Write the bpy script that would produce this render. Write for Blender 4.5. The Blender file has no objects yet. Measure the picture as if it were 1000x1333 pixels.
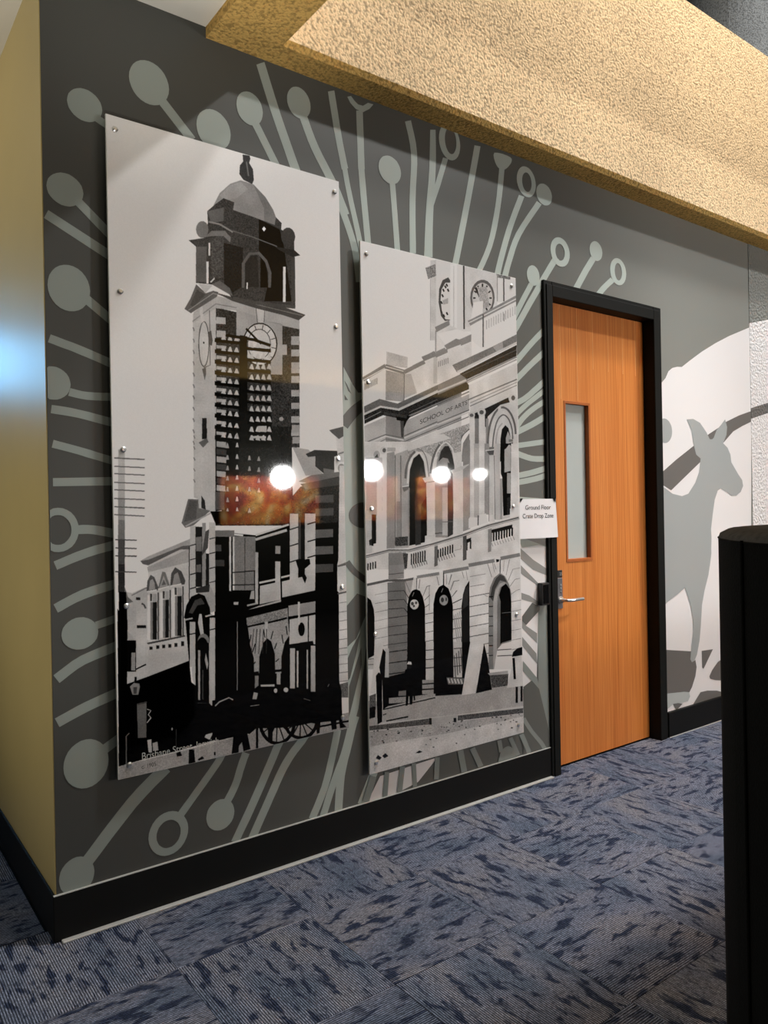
import bpy, bmesh, math, random
import numpy as np
from mathutils import Vector, Matrix
PI = math.pi
S = bpy.context.scene
COL = S.collection
# metres: X runs along the mural wall to the right, Y goes into the wall (wall face at Y = 0), Z up

# ------------------------------------------------------------------ camera
cd = bpy.data.cameras.new('camera'); cam = bpy.data.objects.new('camera', cd); COL.objects.link(cam)
cd.sensor_fit = 'VERTICAL'; cd.sensor_height = 36.0; cd.lens = 36.0 * 985.9 / 1333.0; cd.clip_start = 0.02; cd.clip_end = 200
yaw, pitch, roll = math.radians(36.694), math.radians(-0.099), math.radians(-1.0617)
d = Vector((math.sin(yaw)*math.cos(pitch), math.cos(yaw)*math.cos(pitch), math.sin(pitch)))
r0 = Vector((math.cos(yaw), -math.sin(yaw), 0)); u0 = r0.cross(d)
r = r0*math.cos(roll) + u0*math.sin(roll); u = -r0*math.sin(roll) + u0*math.cos(roll)
cam.matrix_world = Matrix(((r.x, u.x, -d.x, 0), (r.y, u.y, -d.y, -2.85), (r.z, u.z, -d.z, 1.5), (0, 0, 0, 1)))
S.camera = cam

# ------------------------------------------------------------------ world, lights, exposure
wd = bpy.data.worlds.new('world'); S.world = wd; wd.use_nodes = True
wd.node_tree.nodes['Background'].inputs[0].default_value = (1.0, 0.96, 0.90, 1)
wd.node_tree.nodes['Background'].inputs[1].default_value = 0.02
S.view_settings.view_transform = 'Standard'; S.view_settings.look = 'None'
S.view_settings.exposure = 0.0; S.view_settings.gamma = 1.0; S.view_settings.use_curve_mapping = False
S.cycles.max_bounces = 6

def light(name, kind, loc, target, power, color, size=0.3, size_y=None, spot=60, blend=0.4):
    l = bpy.data.lights.new(name, kind); o = bpy.data.objects.new(name, l); COL.objects.link(o)
    l.energy = power; l.color = color
    if kind == 'AREA':
        l.size = size
        if size_y: l.shape = 'RECTANGLE'; l.size_y = size_y
    else: l.shadow_soft_size = size
    if kind == 'SPOT': l.spot_size = math.radians(spot); l.spot_blend = blend
    o.location = loc
    o.rotation_euler = (Vector(target) - Vector(loc)).to_track_quat('-Z', 'Y').to_euler()
    return o
# two lamps high up in the atrium, to the right of the camera
light('atrium_lamp', 'AREA', (4.5, -1.85, 8.7), (2.8, 0, 1.6), 425, (1.0, 0.985, 0.97), 0.6)
light('atrium_lamp', 'AREA', (10.5, -6.3, 12.4), (3.2, 0, 1.8), 1150, (1.0, 0.985, 0.97), 0.5)
light('fill_light', 'AREA', (-1.4, 0.5, 0.5), (-0.5, 0.1, 3.4), 36, (1.0, 0.93, 0.80), 0.6)  # added lamp, brightens the passage wall end and the left ceiling
light('ceiling_fill', 'SPOT', (0.3, -2.3, 0.9), (1.12, -0.35, 3.46), 215, (1.0, 0.95, 0.86), 0.05, spot=30, blend=1.0)  # unseen fill spot, added to lift the ceiling at left
light('floor_fill_spot', 'SPOT', (5.6, -1.62, 6.0), (3.9, -0.65, 0.0), 640, (1.0, 0.97, 0.95), 0.1, spot=42, blend=0.9)  # spot without a fixture, added to brighten the carpet at right
light('fill_light', 'AREA', (1.1, -3.4, 0.9), (1.5, -2.5, 3.4), 34, (1.0, 0.93, 0.80), 0.6)  # extra unseen lamp, added to light the undersides of the beams
# wall washer in the side passage at left
light('passage_spot', 'SPOT', (-0.75, 1.0, 3.38), (0.65, 0.55, 2.75), 26, (1.0, 0.86, 0.55), 0.05, spot=95, blend=0.9)

# ------------------------------------------------------------------ helpers
def tag(o, label=None, cat=None, group=None, kind=None):
    if label: o['label'] = label
    if cat: o['category'] = cat
    if group: o['group'] = group
    if kind: o['kind'] = kind
    return o
def empty(name, loc=(0, 0, 0)):
    o = bpy.data.objects.new(name, None); o.location = loc; o.empty_display_size = 0.1; COL.objects.link(o); return o
def link(name, me, mat, parent=None, loc=None, smooth=False):
    o = bpy.data.objects.new(name, me); COL.objects.link(o)
    if mat is not None and len(me.materials) == 0: me.materials.append(mat)
    if parent is not None: o.parent = parent
    if loc is not None: o.location = loc
    if smooth:
        for p in me.polygons: p.use_smooth = True
    return o
def bm_obj(name, bm, mat, parent=None, loc=None, smooth=False):
    bmesh.ops.recalc_face_normals(bm, faces=bm.faces)
    me = bpy.data.meshes.new(name); bm.to_mesh(me); bm.free()
    return link(name, me, mat, parent, loc, smooth)
def add_box(bm, x0, x1, y0, y1, z0, z1, bev=0.0, seg=1):
    b = bmesh.new()
    v = [b.verts.new((x, y, z)) for x in (x0, x1) for y in (y0, y1) for z in (z0, z1)]
    for f in ((0,1,3,2),(4,6,7,5),(0,4,5,1),(2,3,7,6),(0,2,6,4),(1,5,7,3)): b.faces.new([v[i] for i in f])
    bmesh.ops.recalc_face_normals(b, faces=b.faces)
    if bev: bmesh.ops.bevel(b, geom=list(b.edges), offset=bev, segments=seg, affect='EDGES', profile=0.5)
    me = bpy.data.meshes.new('tmp'); b.to_mesh(me); b.free(); bm.from_mesh(me); bpy.data.meshes.remove(me)
def box(name, x0, x1, y0, y1, z0, z1, mat, parent=None, bev=0.0, seg=1):
    bm = bmesh.new(); add_box(bm, x0, x1, y0, y1, z0, z1, bev, seg)
    return bm_obj(name, bm, mat, parent)
def add_cyl(bm, p0, p1, r0, r1=None, n=20):
    r1 = r0 if r1 is None else r1
    p0, p1 = Vector(p0), Vector(p1); ax = (p1-p0).normalized()
    q = ax.to_track_quat('Z', 'Y')
    ring = []
    for p, rr in ((p0, r0), (p1, r1)):
        ring.append([bm.verts.new(p + q @ Vector((rr*math.cos(2*PI*i/n), rr*math.sin(2*PI*i/n), 0))) for i in range(n)])
    for i in range(n): bm.faces.new((ring[0][i], ring[0][(i+1) % n], ring[1][(i+1) % n], ring[1][i]))
    bm.faces.new(ring[0][::-1]); bm.faces.new(ring[1])
def add_tube(bm, pts, rr, n=12):
    pts = [Vector(p) for p in pts]; rings = []
    for i, p in enumerate(pts):
        t = (pts[min(i+1, len(pts)-1)] - pts[max(i-1, 0)]).normalized(); q = t.to_track_quat('Z', 'Y')
        rings.append([bm.verts.new(p + q @ Vector((rr*math.cos(2*PI*k/n), rr*math.sin(2*PI*k/n), 0))) for k in range(n)])
    for a, b in zip(rings, rings[1:]):
        for k in range(n): bm.faces.new((a[k], a[(k+1) % n], b[(k+1) % n], b[k]))
    bm.faces.new(rings[0][::-1]); bm.faces.new(rings[-1])
def lathe(bm, prof, n=28, c=(0, 0)):
    rings = [[bm.verts.new((c[0]+rr*math.cos(2*PI*i/n), c[1]+rr*math.sin(2*PI*i/n), z)) for i in range(n)] for rr, z in prof]
    for a, b in zip(rings, rings[1:]):
        for i in range(n): bm.faces.new((a[i], a[(i+1) % n], b[(i+1) % n], b[i]))
    bm.faces.new(rings[0][::-1]); bm.faces.new(rings[-1])
def prism(name, poly, y0, y1, mat, parent=None):          # outline in X, Z pushed from y0 to y1
    bm = bmesh.new()
    a = [bm.verts.new((x, y0, z)) for x, z in poly]; b = [bm.verts.new((x, y1, z)) for x, z in poly]
    n = len(poly); bm.faces.new(a); bm.faces.new(b[::-1])
    for i in range(n): bm.faces.new((a[i], b[i], b[(i+1) % n], a[(i+1) % n]))
    return bm_obj(name, bm, mat, parent)
def words(name, body, x, y, z, height, mat, parent=None, align='CENTER', width=None, shear=0.0, space=1.0):
    cu = bpy.data.curves.new(name, 'FONT'); cu.body = body; cu.size = 1.0; cu.align_x = align; cu.space_character = space
    t = bpy.data.objects.new(name, cu); COL.objects.link(t)
    bpy.context.view_layer.update()
    me = bpy.data.meshes.new_from_object(t.evaluated_get(bpy.context.evaluated_depsgraph_get()))
    bpy.data.objects.remove(t); bpy.data.curves.remove(cu)
    me.materials.clear()
    xs = [v.co.x for v in me.vertices]; cap = 0.70
    sc = height / cap; sx = sc if width is None else width / (max(xs) - min(xs))
    for v in me.vertices:
        a, b = v.co.x*sx, v.co.y*sc
        v.co = Vector((x + a, y, z + b + shear*a))
    return link(name, me, mat, parent)

# ------------------------------------------------------------------ materials
def nt(name):
    m = bpy.data.materials.new(name); m.use_nodes = True
    return m, m.node_tree.nodes, m.node_tree.links, m.node_tree.nodes['Principled BSDF']
def srgb(r, g, b):
    f = lambda c: (c/255/12.92) if c/255 <= .04045 else ((c/255+.055)/1.055)**2.4
    return (f(r), f(g), f(b), 1)
def plain(name, col, rough=0.5, spec=0.5, metal=0.0, noise=0.0, nscale=40, bump=0.0, emit=None, estr=0.0, alpha=None):
    m, N, L, B = nt(name)
    B.inputs['Base Color'].default_value = col; B.inputs['Roughness'].default_value = rough
    B.inputs['Specular IOR Level'].default_value = spec; B.inputs['Metallic'].default_value = metal
    if emit: B.inputs['Emission Color'].default_value = emit; B.inputs['Emission Strength'].default_value = estr
    if noise or bump:
        tc = N.new('ShaderNodeTexCoord'); nz = N.new('ShaderNodeTexNoise'); nz.inputs['Scale'].default_value = nscale; nz.inputs['Detail'].default_value = 6
        L.new(tc.outputs['Object'], nz.inputs['Vector'])
        if noise:
            mr = N.new('ShaderNodeMapRange'); mr.inputs[1].default_value = .3; mr.inputs[2].default_value = .7
            mr.inputs[3].default_value = 1-noise; mr.inputs[4].default_value = 1+noise
            L.new(nz.outputs['Fac'], mr.inputs[0])
            mx = N.new('ShaderNodeVectorMath'); mx.operation = 'SCALE'; mx.inputs[0].default_value = col[:3]
            L.new(mr.outputs[0], mx.inputs['Scale']); L.new(mx.outputs[0], B.inputs['Base Color'])
        if bump:
            bp = N.new('ShaderNodeBump'); bp.inputs['Strength'].default_value = bump; bp.inputs['Distance'].default_value = 0.002
            L.new(nz.outputs['Fac'], bp.inputs['Height']); L.new(bp.outputs[0], B.inputs['Normal'])
    return m
def stucco(name, col, scale=74, dist=0.009, strength=1.0, dark=0.5, rough=0.9):
    m, N, L, B = nt(name); B.inputs['Roughness'].default_value = rough; B.inputs['Specular IOR Level'].default_value = 0.2
    tc = N.new('ShaderNodeTexCoord')
    n1 = N.new('ShaderNodeTexNoise'); n1.inputs['Scale'].default_value = scale; n1.inputs['Detail'].default_value = 5; n1.inputs['Roughness'].default_value = .6
    v1 = N.new('ShaderNodeTexVoronoi'); v1.inputs['Scale'].default_value = scale*0.9
    n2 = N.new('ShaderNodeTexNoise'); n2.inputs['Scale'].default_value = 1.6; n2.inputs['Detail'].default_value = 4
    for n in (n1, v1, n2): L.new(tc.outputs['Object'], n.inputs['Vector'])
    ad = N.new('ShaderNodeMath'); ad.operation = 'ADD'; L.new(n1.outputs['Fac'], ad.inputs[0])
    ml = N.new('ShaderNodeMath'); ml.operation = 'MULTIPLY'; ml.inputs[1].default_value = -.35; L.new(v1.outputs['Distance'], ml.inputs[0]); L.new(ml.outputs[0], ad.inputs[1])
    bp = N.new('ShaderNodeBump'); bp.inputs['Strength'].default_value = strength; bp.inputs['Distance'].default_value = dist
    L.new(ad.outputs[0], bp.inputs['Height']); L.new(bp.outputs[0], B.inputs['Normal'])
    mr = N.new('ShaderNodeMapRange'); mr.inputs[1].default_value = .16; mr.inputs[2].default_value = .36; mr.inputs[3].default_value = dark; mr.inputs[4].default_value = 1.0  # pits of the relief darkened, their shade put into the colour
    L.new(ad.outputs[0], mr.inputs[0])
    m2 = N.new('ShaderNodeMapRange'); m2.inputs[1].default_value = .3; m2.inputs[2].default_value = .7; m2.inputs[3].default_value = .92; m2.inputs[4].default_value = 1.06
    L.new(n2.outputs['Fac'], m2.inputs[0])
    mm = N.new('ShaderNodeMath'); mm.operation = 'MULTIPLY'; L.new(mr.outputs[0], mm.inputs[0]); L.new(m2.outputs[0], mm.inputs[1])
    sc = N.new('ShaderNodeVectorMath'); sc.operation = 'SCALE'; sc.inputs[0].default_value = col[:3]; L.new(mm.outputs[0], sc.inputs['Scale']); L.new(sc.outputs[0], B.inputs['Base Color'])
    return m
def mural_mat(name, col, low, end):                 # mural colour, scaled darker towards the left end
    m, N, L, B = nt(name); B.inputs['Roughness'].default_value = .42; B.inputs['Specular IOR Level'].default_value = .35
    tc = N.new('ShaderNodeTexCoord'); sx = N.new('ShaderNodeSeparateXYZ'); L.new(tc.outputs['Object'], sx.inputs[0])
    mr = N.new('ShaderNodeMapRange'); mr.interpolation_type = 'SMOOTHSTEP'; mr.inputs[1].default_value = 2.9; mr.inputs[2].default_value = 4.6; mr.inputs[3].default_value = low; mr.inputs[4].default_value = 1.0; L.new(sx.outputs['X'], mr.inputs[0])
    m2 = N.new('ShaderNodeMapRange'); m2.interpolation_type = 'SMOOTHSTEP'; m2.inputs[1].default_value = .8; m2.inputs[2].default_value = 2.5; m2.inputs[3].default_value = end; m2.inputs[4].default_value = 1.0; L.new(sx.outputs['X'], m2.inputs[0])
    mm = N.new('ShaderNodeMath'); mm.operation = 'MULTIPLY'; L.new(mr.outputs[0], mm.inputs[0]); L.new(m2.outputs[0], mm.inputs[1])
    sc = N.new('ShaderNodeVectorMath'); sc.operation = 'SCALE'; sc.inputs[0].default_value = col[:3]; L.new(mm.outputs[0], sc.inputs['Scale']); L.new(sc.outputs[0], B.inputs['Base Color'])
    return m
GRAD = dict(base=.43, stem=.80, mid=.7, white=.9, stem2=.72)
M = {}
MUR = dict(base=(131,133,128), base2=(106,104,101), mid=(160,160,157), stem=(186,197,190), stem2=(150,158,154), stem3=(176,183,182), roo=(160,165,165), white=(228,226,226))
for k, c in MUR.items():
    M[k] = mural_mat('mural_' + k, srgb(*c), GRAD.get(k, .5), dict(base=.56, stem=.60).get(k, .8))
M['cream'] = stucco('cream_stucco', srgb(238, 208, 164))
M['ochre'] = stucco('ochre_stucco', srgb(218, 178, 104), dark=0.55)
M['grey_stucco'] = stucco('grey_stucco', srgb(150, 155, 158), 60, 0.01)
M['passage'] = plain('passage_paint', srgb(178, 160, 106), 0.38, 0.5, noise=0.03, nscale=3)
M['white_paint'] = plain('white_paint', srgb(226, 222, 212), 0.8, 0.2, noise=0.015, nscale=3)
M['black_trim'] = plain('black_vinyl', srgb(9, 10, 9), 0.55, 0.2, noise=0.12, nscale=9)
M['metal_strip'] = plain('carpet_edge_strip', srgb(176, 176, 172), 0.45, 0.5, noise=0.06, nscale=20)
M['black_frame'] = plain('black_powder_coat', srgb(13, 15, 13), 0.55, 0.18, noise=0.1, nscale=12)
M['dark'] = plain('dark_void', srgb(12, 12, 12), 0.8, 0.1, noise=0.1)
M['dark_wall'] = plain('dark_wall', srgb(46, 46, 40), 0.8, 0.1, noise=0.1)
M['steel'] = plain('brushed_steel', srgb(190, 190, 188), 0.28, 0.5, metal=1.0, noise=0.04, nscale=200)
M['chrome'] = plain('polished_steel', srgb(235, 235, 233), 0.3, 0.5, metal=1.0, noise=0.02, nscale=60)
M['plate'] = plain('satin_steel_plate', srgb(128, 128, 132), 0.38, 0.5, metal=0.85, noise=0.05, nscale=120)
M['acrylic_edge'] = plain('acrylic_edge', srgb(214, 216, 210), 0.12, 0.5, noise=0.02, nscale=8)
M['paper'] = plain('white_paper', srgb(232, 230, 232), 0.75, 0.25, noise=0.012, nscale=14)
M['tape'] = plain('clear_tape', srgb(196, 196, 192), 0.2, 0.5, noise=0.03, nscale=30)
M['ink'] = plain('black_ink', srgb(30, 30, 32), 0.7, 0.2, noise=0.05, nscale=60)
M['white_ink'] = plain('white_ink', srgb(176, 178, 174), 0.5, 0.3, noise=0.03, nscale=60)
M['print_ink'] = plain('print_ink', srgb(62, 62, 62), 0.05, 0.5, noise=0.1, nscale=60)
M['black_plastic'] = plain('black_plastic', srgb(24, 24, 25), 0.4, 0.5, noise=0.08, nscale=30)
M['black_fabric'] = plain('black_fabric', srgb(16, 16, 14), 0.95, 0.1, noise=0.25, nscale=260, bump=0.5)
M['grey_fabric'] = plain('top_grey_fabric', srgb(78, 76, 73), 0.95, 0.1, noise=0.25, nscale=70, bump=0.5)  # lighter grey on the top pad than on the sides
M['globe'] = plain('lamp_globe', (1, 1, 1, 1), 0.4, 0.2, noise=0.01, emit=(0.99, 0.985, 0.97, 1), estr=248)
M['blue_screen'] = plain('blue_screen', (.05, .1, .2, 1), 0.3, 0.5, noise=0.01, emit=(0.16, 0.50, 0.90, 1), estr=13.0)

def door_wood():
    m, N, L, B = nt('veneer'); B.inputs['Roughness'].default_value = 0.42; B.inputs['Specular IOR Level'].default_value = 0.4
    tc = N.new('ShaderNodeTexCoord'); mp = N.new('ShaderNodeMapping'); mp.inputs['Scale'].default_value = (300, 10, 1.8); L.new(tc.outputs['Object'], mp.inputs['Vector'])
    n1 = N.new('ShaderNodeTexNoise'); n1.inputs['Scale'].default_value = 1; n1.inputs['Detail'].default_value = 5; n1.inputs['Distortion'].default_value = .25; L.new(mp.outputs[0], n1.inputs['Vector'])
    mp2 = N.new('ShaderNodeMapping'); mp2.inputs['Scale'].default_value = (16, 4, .35); L.new(tc.outputs['Object'], mp2.inputs['Vector'])
    n2 = N.new('ShaderNodeTexNoise'); n2.inputs['Scale'].default_value = 1; n2.inputs['Detail'].default_value = 3; L.new(mp2.outputs[0], n2.inputs['Vector'])
    ad = N.new('ShaderNodeMath'); ad.operation = 'ADD'; L.new(n1.outputs['Fac'], ad.inputs[0])
    ml = N.new('ShaderNodeMath'); ml.operation = 'MULTIPLY'; ml.inputs[1].default_value = .28; L.new(n2.outputs['Fac'], ml.inputs[0]); L.new(ml.outputs[0], ad.inputs[1])
    cr = N.new('ShaderNodeValToRGB'); e = cr.color_ramp.elements
    e[0].position = .42; e[0].color = srgb(178, 98, 36); e[1].position = .92; e[1].color = srgb(222, 146, 76)
    x = cr.color_ramp.elements.new(.66); x.color = srgb(202, 122, 54)
    L.new(ad.outputs[0], cr.inputs[0]); L.new(cr.outputs[0], B.inputs['Base Color'])
    return m
M['wood'] = door_wood()
M['seam'] = plain('lit_veneer_seam', srgb(236, 178, 116), 0.45, 0.4, noise=0.05, nscale=30)  # real joints, with the light catching them painted in as a pale tone
M['wood_edge'] = plain('veneer_edge', srgb(170, 92, 36), 0.45, 0.4, noise=0.08, nscale=40)

def carpet():
    m, N, L, B = nt('carpet_tile'); B.inputs['Roughness'].default_value = 1.0; B.inputs['Specular IOR Level'].default_value = 0.05
    tc = N.new('ShaderNodeTexCoord'); oi = N.new('ShaderNodeObjectInfo')
    off = N.new('ShaderNodeVectorMath'); off.operation = 'SCALE'; off.inputs[0].default_value = (37, 19, 53); L.new(oi.outputs['Random'], off.inputs['Scale'])
    p = N.new('ShaderNodeVectorMath'); p.operation = 'ADD'; L.new(tc.outputs['Object'], p.inputs[0]); L.new(off.outputs[0], p.inputs[1])
    def noise(scale, sc, det=3, dist=0.0):
        mp = N.new('ShaderNodeMapping'); mp.inputs['Scale'].default_value = sc; L.new(p.outputs[0], mp.inputs['Vector'])
        n = N.new('ShaderNodeTexNoise'); n.inputs['Scale'].default_value = scale; n.inputs['Detail'].default_value = det; n.inputs['Distortion'].default_value = dist; L.new(mp.outputs[0], n.inputs['Vector']); return n
    blot = noise(1, (10.5, 31, 1), 2.5, 0.5); tint = noise(1, (3, 5, 1), 2); pile = noise(1, (70, 420, 1), 4); fine = noise(420, (1, 1, 1), 2)
    # ribs run along the tile's own X
    sx = N.new('ShaderNodeSeparateXYZ'); L.new(tc.outputs['Object'], sx.inputs[0])
    a = N.new('ShaderNodeMath'); a.operation = 'MULTIPLY'; a.inputs[1].default_value = 2*PI/0.0079; L.new(sx.outputs['Y'], a.inputs[0])
    s = N.new('ShaderNodeMath'); s.operation = 'SINE'; L.new(a.outputs[0], s.inputs[0])
    rib = N.new('ShaderNodeMapRange'); rib.inputs[1].default_value = -.3; rib.inputs[2].default_value = 1.0; rib.inputs[3].default_value = 0.42; rib.inputs[4].default_value = 1.85; L.new(s.outputs[0], rib.inputs[0])
    base = N.new('ShaderNodeValToRGB'); e = base.color_ramp.elements; e[0].position = .36; e[0].color = srgb(88, 97, 114); e[1].position = .68; e[1].color = srgb(116, 117, 126)
    x = base.color_ramp.elements.new(.5); x.color = srgb(104, 109, 125); L.new(tint.outputs['Fac'], base.inputs[0])
    pr = N.new('ShaderNodeMapRange'); pr.inputs[1].default_value = .3; pr.inputs[2].default_value = .72; pr.inputs[3].default_value = .3; pr.inputs[4].default_value = 1.7; L.new(pile.outputs['Fac'], pr.inputs[0])
    fr = N.new('ShaderNodeMapRange'); fr.inputs[1].default_value = .3; fr.inputs[2].default_value = .7; fr.inputs[3].default_value = .55; fr.inputs[4].default_value = 1.45; L.new(fine.outputs['Fac'], fr.inputs[0])
    k1 = N.new('ShaderNodeMath'); k1.operation = 'MULTIPLY'; L.new(rib.outputs[0], k1.inputs[0]); L.new(pr.outputs[0], k1.inputs[1])
    k2 = N.new('ShaderNodeMath'); k2.operation = 'MULTIPLY'; L.new(k1.outputs[0], k2.inputs[0]); L.new(fr.outputs[0], k2.inputs[1])
    bm_ = N.new('ShaderNodeMapRange'); bm_.inputs[1].default_value = .52; bm_.inputs[2].default_value = .62; L.new(blot.outputs['Fac'], bm_.inputs[0])
    mix = N.new('ShaderNodeMix'); mix.data_type = 'RGBA'; L.new(bm_.outputs[0], mix.inputs['Factor']); L.new(base.outputs[0], mix.inputs['A']); mix.inputs['B'].default_value = srgb(46, 53, 72)
    sc = N.new('ShaderNodeVectorMath'); sc.operation = 'SCALE'; L.new(mix.outputs['Result'], sc.inputs[0]); L.new(k2.outputs[0], sc.inputs['Scale']); L.new(sc.outputs[0], B.inputs['Base Color'])
    bp = N.new('ShaderNodeBump'); bp.inputs['Strength'].default_value = .5; bp.inputs['Distance'].default_value = 0.0015; L.new(s.outputs[0], bp.inputs['Height']); L.new(bp.outputs[0], B.inputs['Normal'])
    return m
M['carpet'] = carpet()

def column_paint():                       # the mural's dark ground, white shape and dark band go on across the rough column
    m, N, L, B = nt('painted_column'); B.inputs['Roughness'].default_value = .7; B.inputs['Specular IOR Level'].default_value = .3
    tc = N.new('ShaderNodeTexCoord'); sx = N.new('ShaderNodeSeparateXYZ'); L.new(tc.outputs['Object'], sx.inputs[0])
    a = N.new('ShaderNodeMath'); a.operation = 'MULTIPLY_ADD'; a.inputs[1].default_value = -SLP; L.new(sx.outputs['X'], a.inputs[0]); L.new(sx.outputs['Z'], a.inputs[2])   # Z - slope * X
    cr = N.new('ShaderNodeValToRGB'); cr.color_ramp.interpolation = 'CONSTANT'
    mr = N.new('ShaderNodeMapRange'); mr.inputs[1].default_value = 0; mr.inputs[2].default_value = 4; L.new(a.outputs[0], mr.inputs[0]); L.new(mr.outputs[0], cr.inputs[0])
    w, g, g2 = srgb(*MUR['white']), srgb(*MUR['base']), srgb(*MUR['base2'])
    e = cr.color_ramp.elements; e[0].position = 0; e[0].color = w; e[1].position = (COLZ[2])/4; e[1].color = g
    for z, c in ((COLZ[0], g2), (COLZ[1], w)):
        x = cr.color_ramp.elements.new(z/4); x.color = c
    L.new(cr.outputs[0], B.inputs['Base Color'])
    n1 = N.new('ShaderNodeTexNoise'); n1.inputs['Scale'].default_value = 55; n1.inputs['Detail'].default_value = 4; L.new(tc.outputs['Object'], n1.inputs['Vector'])
    bp = N.new('ShaderNodeBump'); bp.inputs['Strength'].default_value = 1.0; bp.inputs['Distance'].default_value = .02; L.new(n1.outputs['Fac'], bp.inputs['Height']); L.new(bp.outputs[0], B.inputs['Normal'])
    return m
COLZ = (.845, .922, 1.548); SLP = .23        # dark band bottom and top, top of the white shape (Z - SLP * X)

def artwork(name, seed):
    m, N, L, B = nt(name); B.inputs['Roughness'].default_value = .6
    tc = N.new('ShaderNodeTexCoord'); v = N.new('ShaderNodeTexVoronoi'); v.inputs['Scale'].default_value = 4.5; v.feature = 'DISTANCE_TO_EDGE'
    n = N.new('ShaderNodeTexNoise'); n.inputs['Scale'].default_value = 3.0 + seed; n.inputs['Detail'].default_value = 8; n.inputs['Distortion'].default_value = 1.5
    for q in (v, n): L.new(tc.outputs['Object'], q.inputs['Vector'])
    cr = N.new('ShaderNodeValToRGB'); e = cr.color_ramp.elements; e[0].position = .3; e[0].color = srgb(70, 18, 8); e[1].position = .72; e[1].color = srgb(250, 225, 190)
    for ps, c in ((.42, (190, 60, 20)), (.52, (226, 120, 40)), (.6, (240, 180, 80))):
        x = cr.color_ramp.elements.new(ps); x.color = srgb(*c)
    L.new(n.outputs['Fac'], cr.inputs[0])
    mr = N.new('ShaderNodeMapRange'); mr.inputs[1].default_value = .0; mr.inputs[2].default_value = .06; mr.inputs[3].default_value = .35; L.new(v.outputs[0], mr.inputs[0])
    sc = N.new('ShaderNodeVectorMath'); sc.operation = 'SCALE'; L.new(cr.outputs[0], sc.inputs[0]); L.new(mr.outputs[0], sc.inputs['Scale']); L.new(sc.outputs[0], B.inputs['Base Color'])
    return m

# ------------------------------------------------------------------ setting
WL, WR = 0.650, 5.506        # ends of the mural wall
DX0, DX1, DZ = 3.309, 4.283, 2.690   # door opening
bm = bmesh.new()
def quad(bm, *p): bm.faces.new([bm.verts.new(q) for q in p])
T = 0.16
add_box(bm, WL, DX0, 0, T, 0, 3.46); add_box(bm, DX1, WR, 0, T, 0, 3.46); add_box(bm, DX0, DX1, 0, T, DZ, 3.46)
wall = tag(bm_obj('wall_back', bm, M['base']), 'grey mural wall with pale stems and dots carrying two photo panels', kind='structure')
def mural_piece(name, col, lay, pts, hole=None):
    global pile
    pile += 1; y = -0.0007*lay - pile*0.000005
    def fix(q):
        x, z = q[0]/1000, q[1]/1000
        x = max(x, WL+.001); z = max(z, .012)
        if DX0+.003 < x < DX1-.003 and z < 2.70:
            if z > 2.6: z = 2.71
            else: x = DX0-.01 if x < 3.8 else DX1+.01
        return (x, y, z)
    me = bpy.data.meshes.new(name)
    P = [fix(q) for q in pts]
    if hole:
        n = len(P); V = P + [fix(q) for q in hole]
        me.from_pydata(V, [], [(i, (i+1) % n, n+(i+1) % n, n+i) for i in range(n)])
    else: me.from_pydata(P, [], [list(range(len(P)))])
    me.update()
    if me.polygons[0].normal.y > 0: me.flip_normals()
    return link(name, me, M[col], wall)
pile = 0
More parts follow.
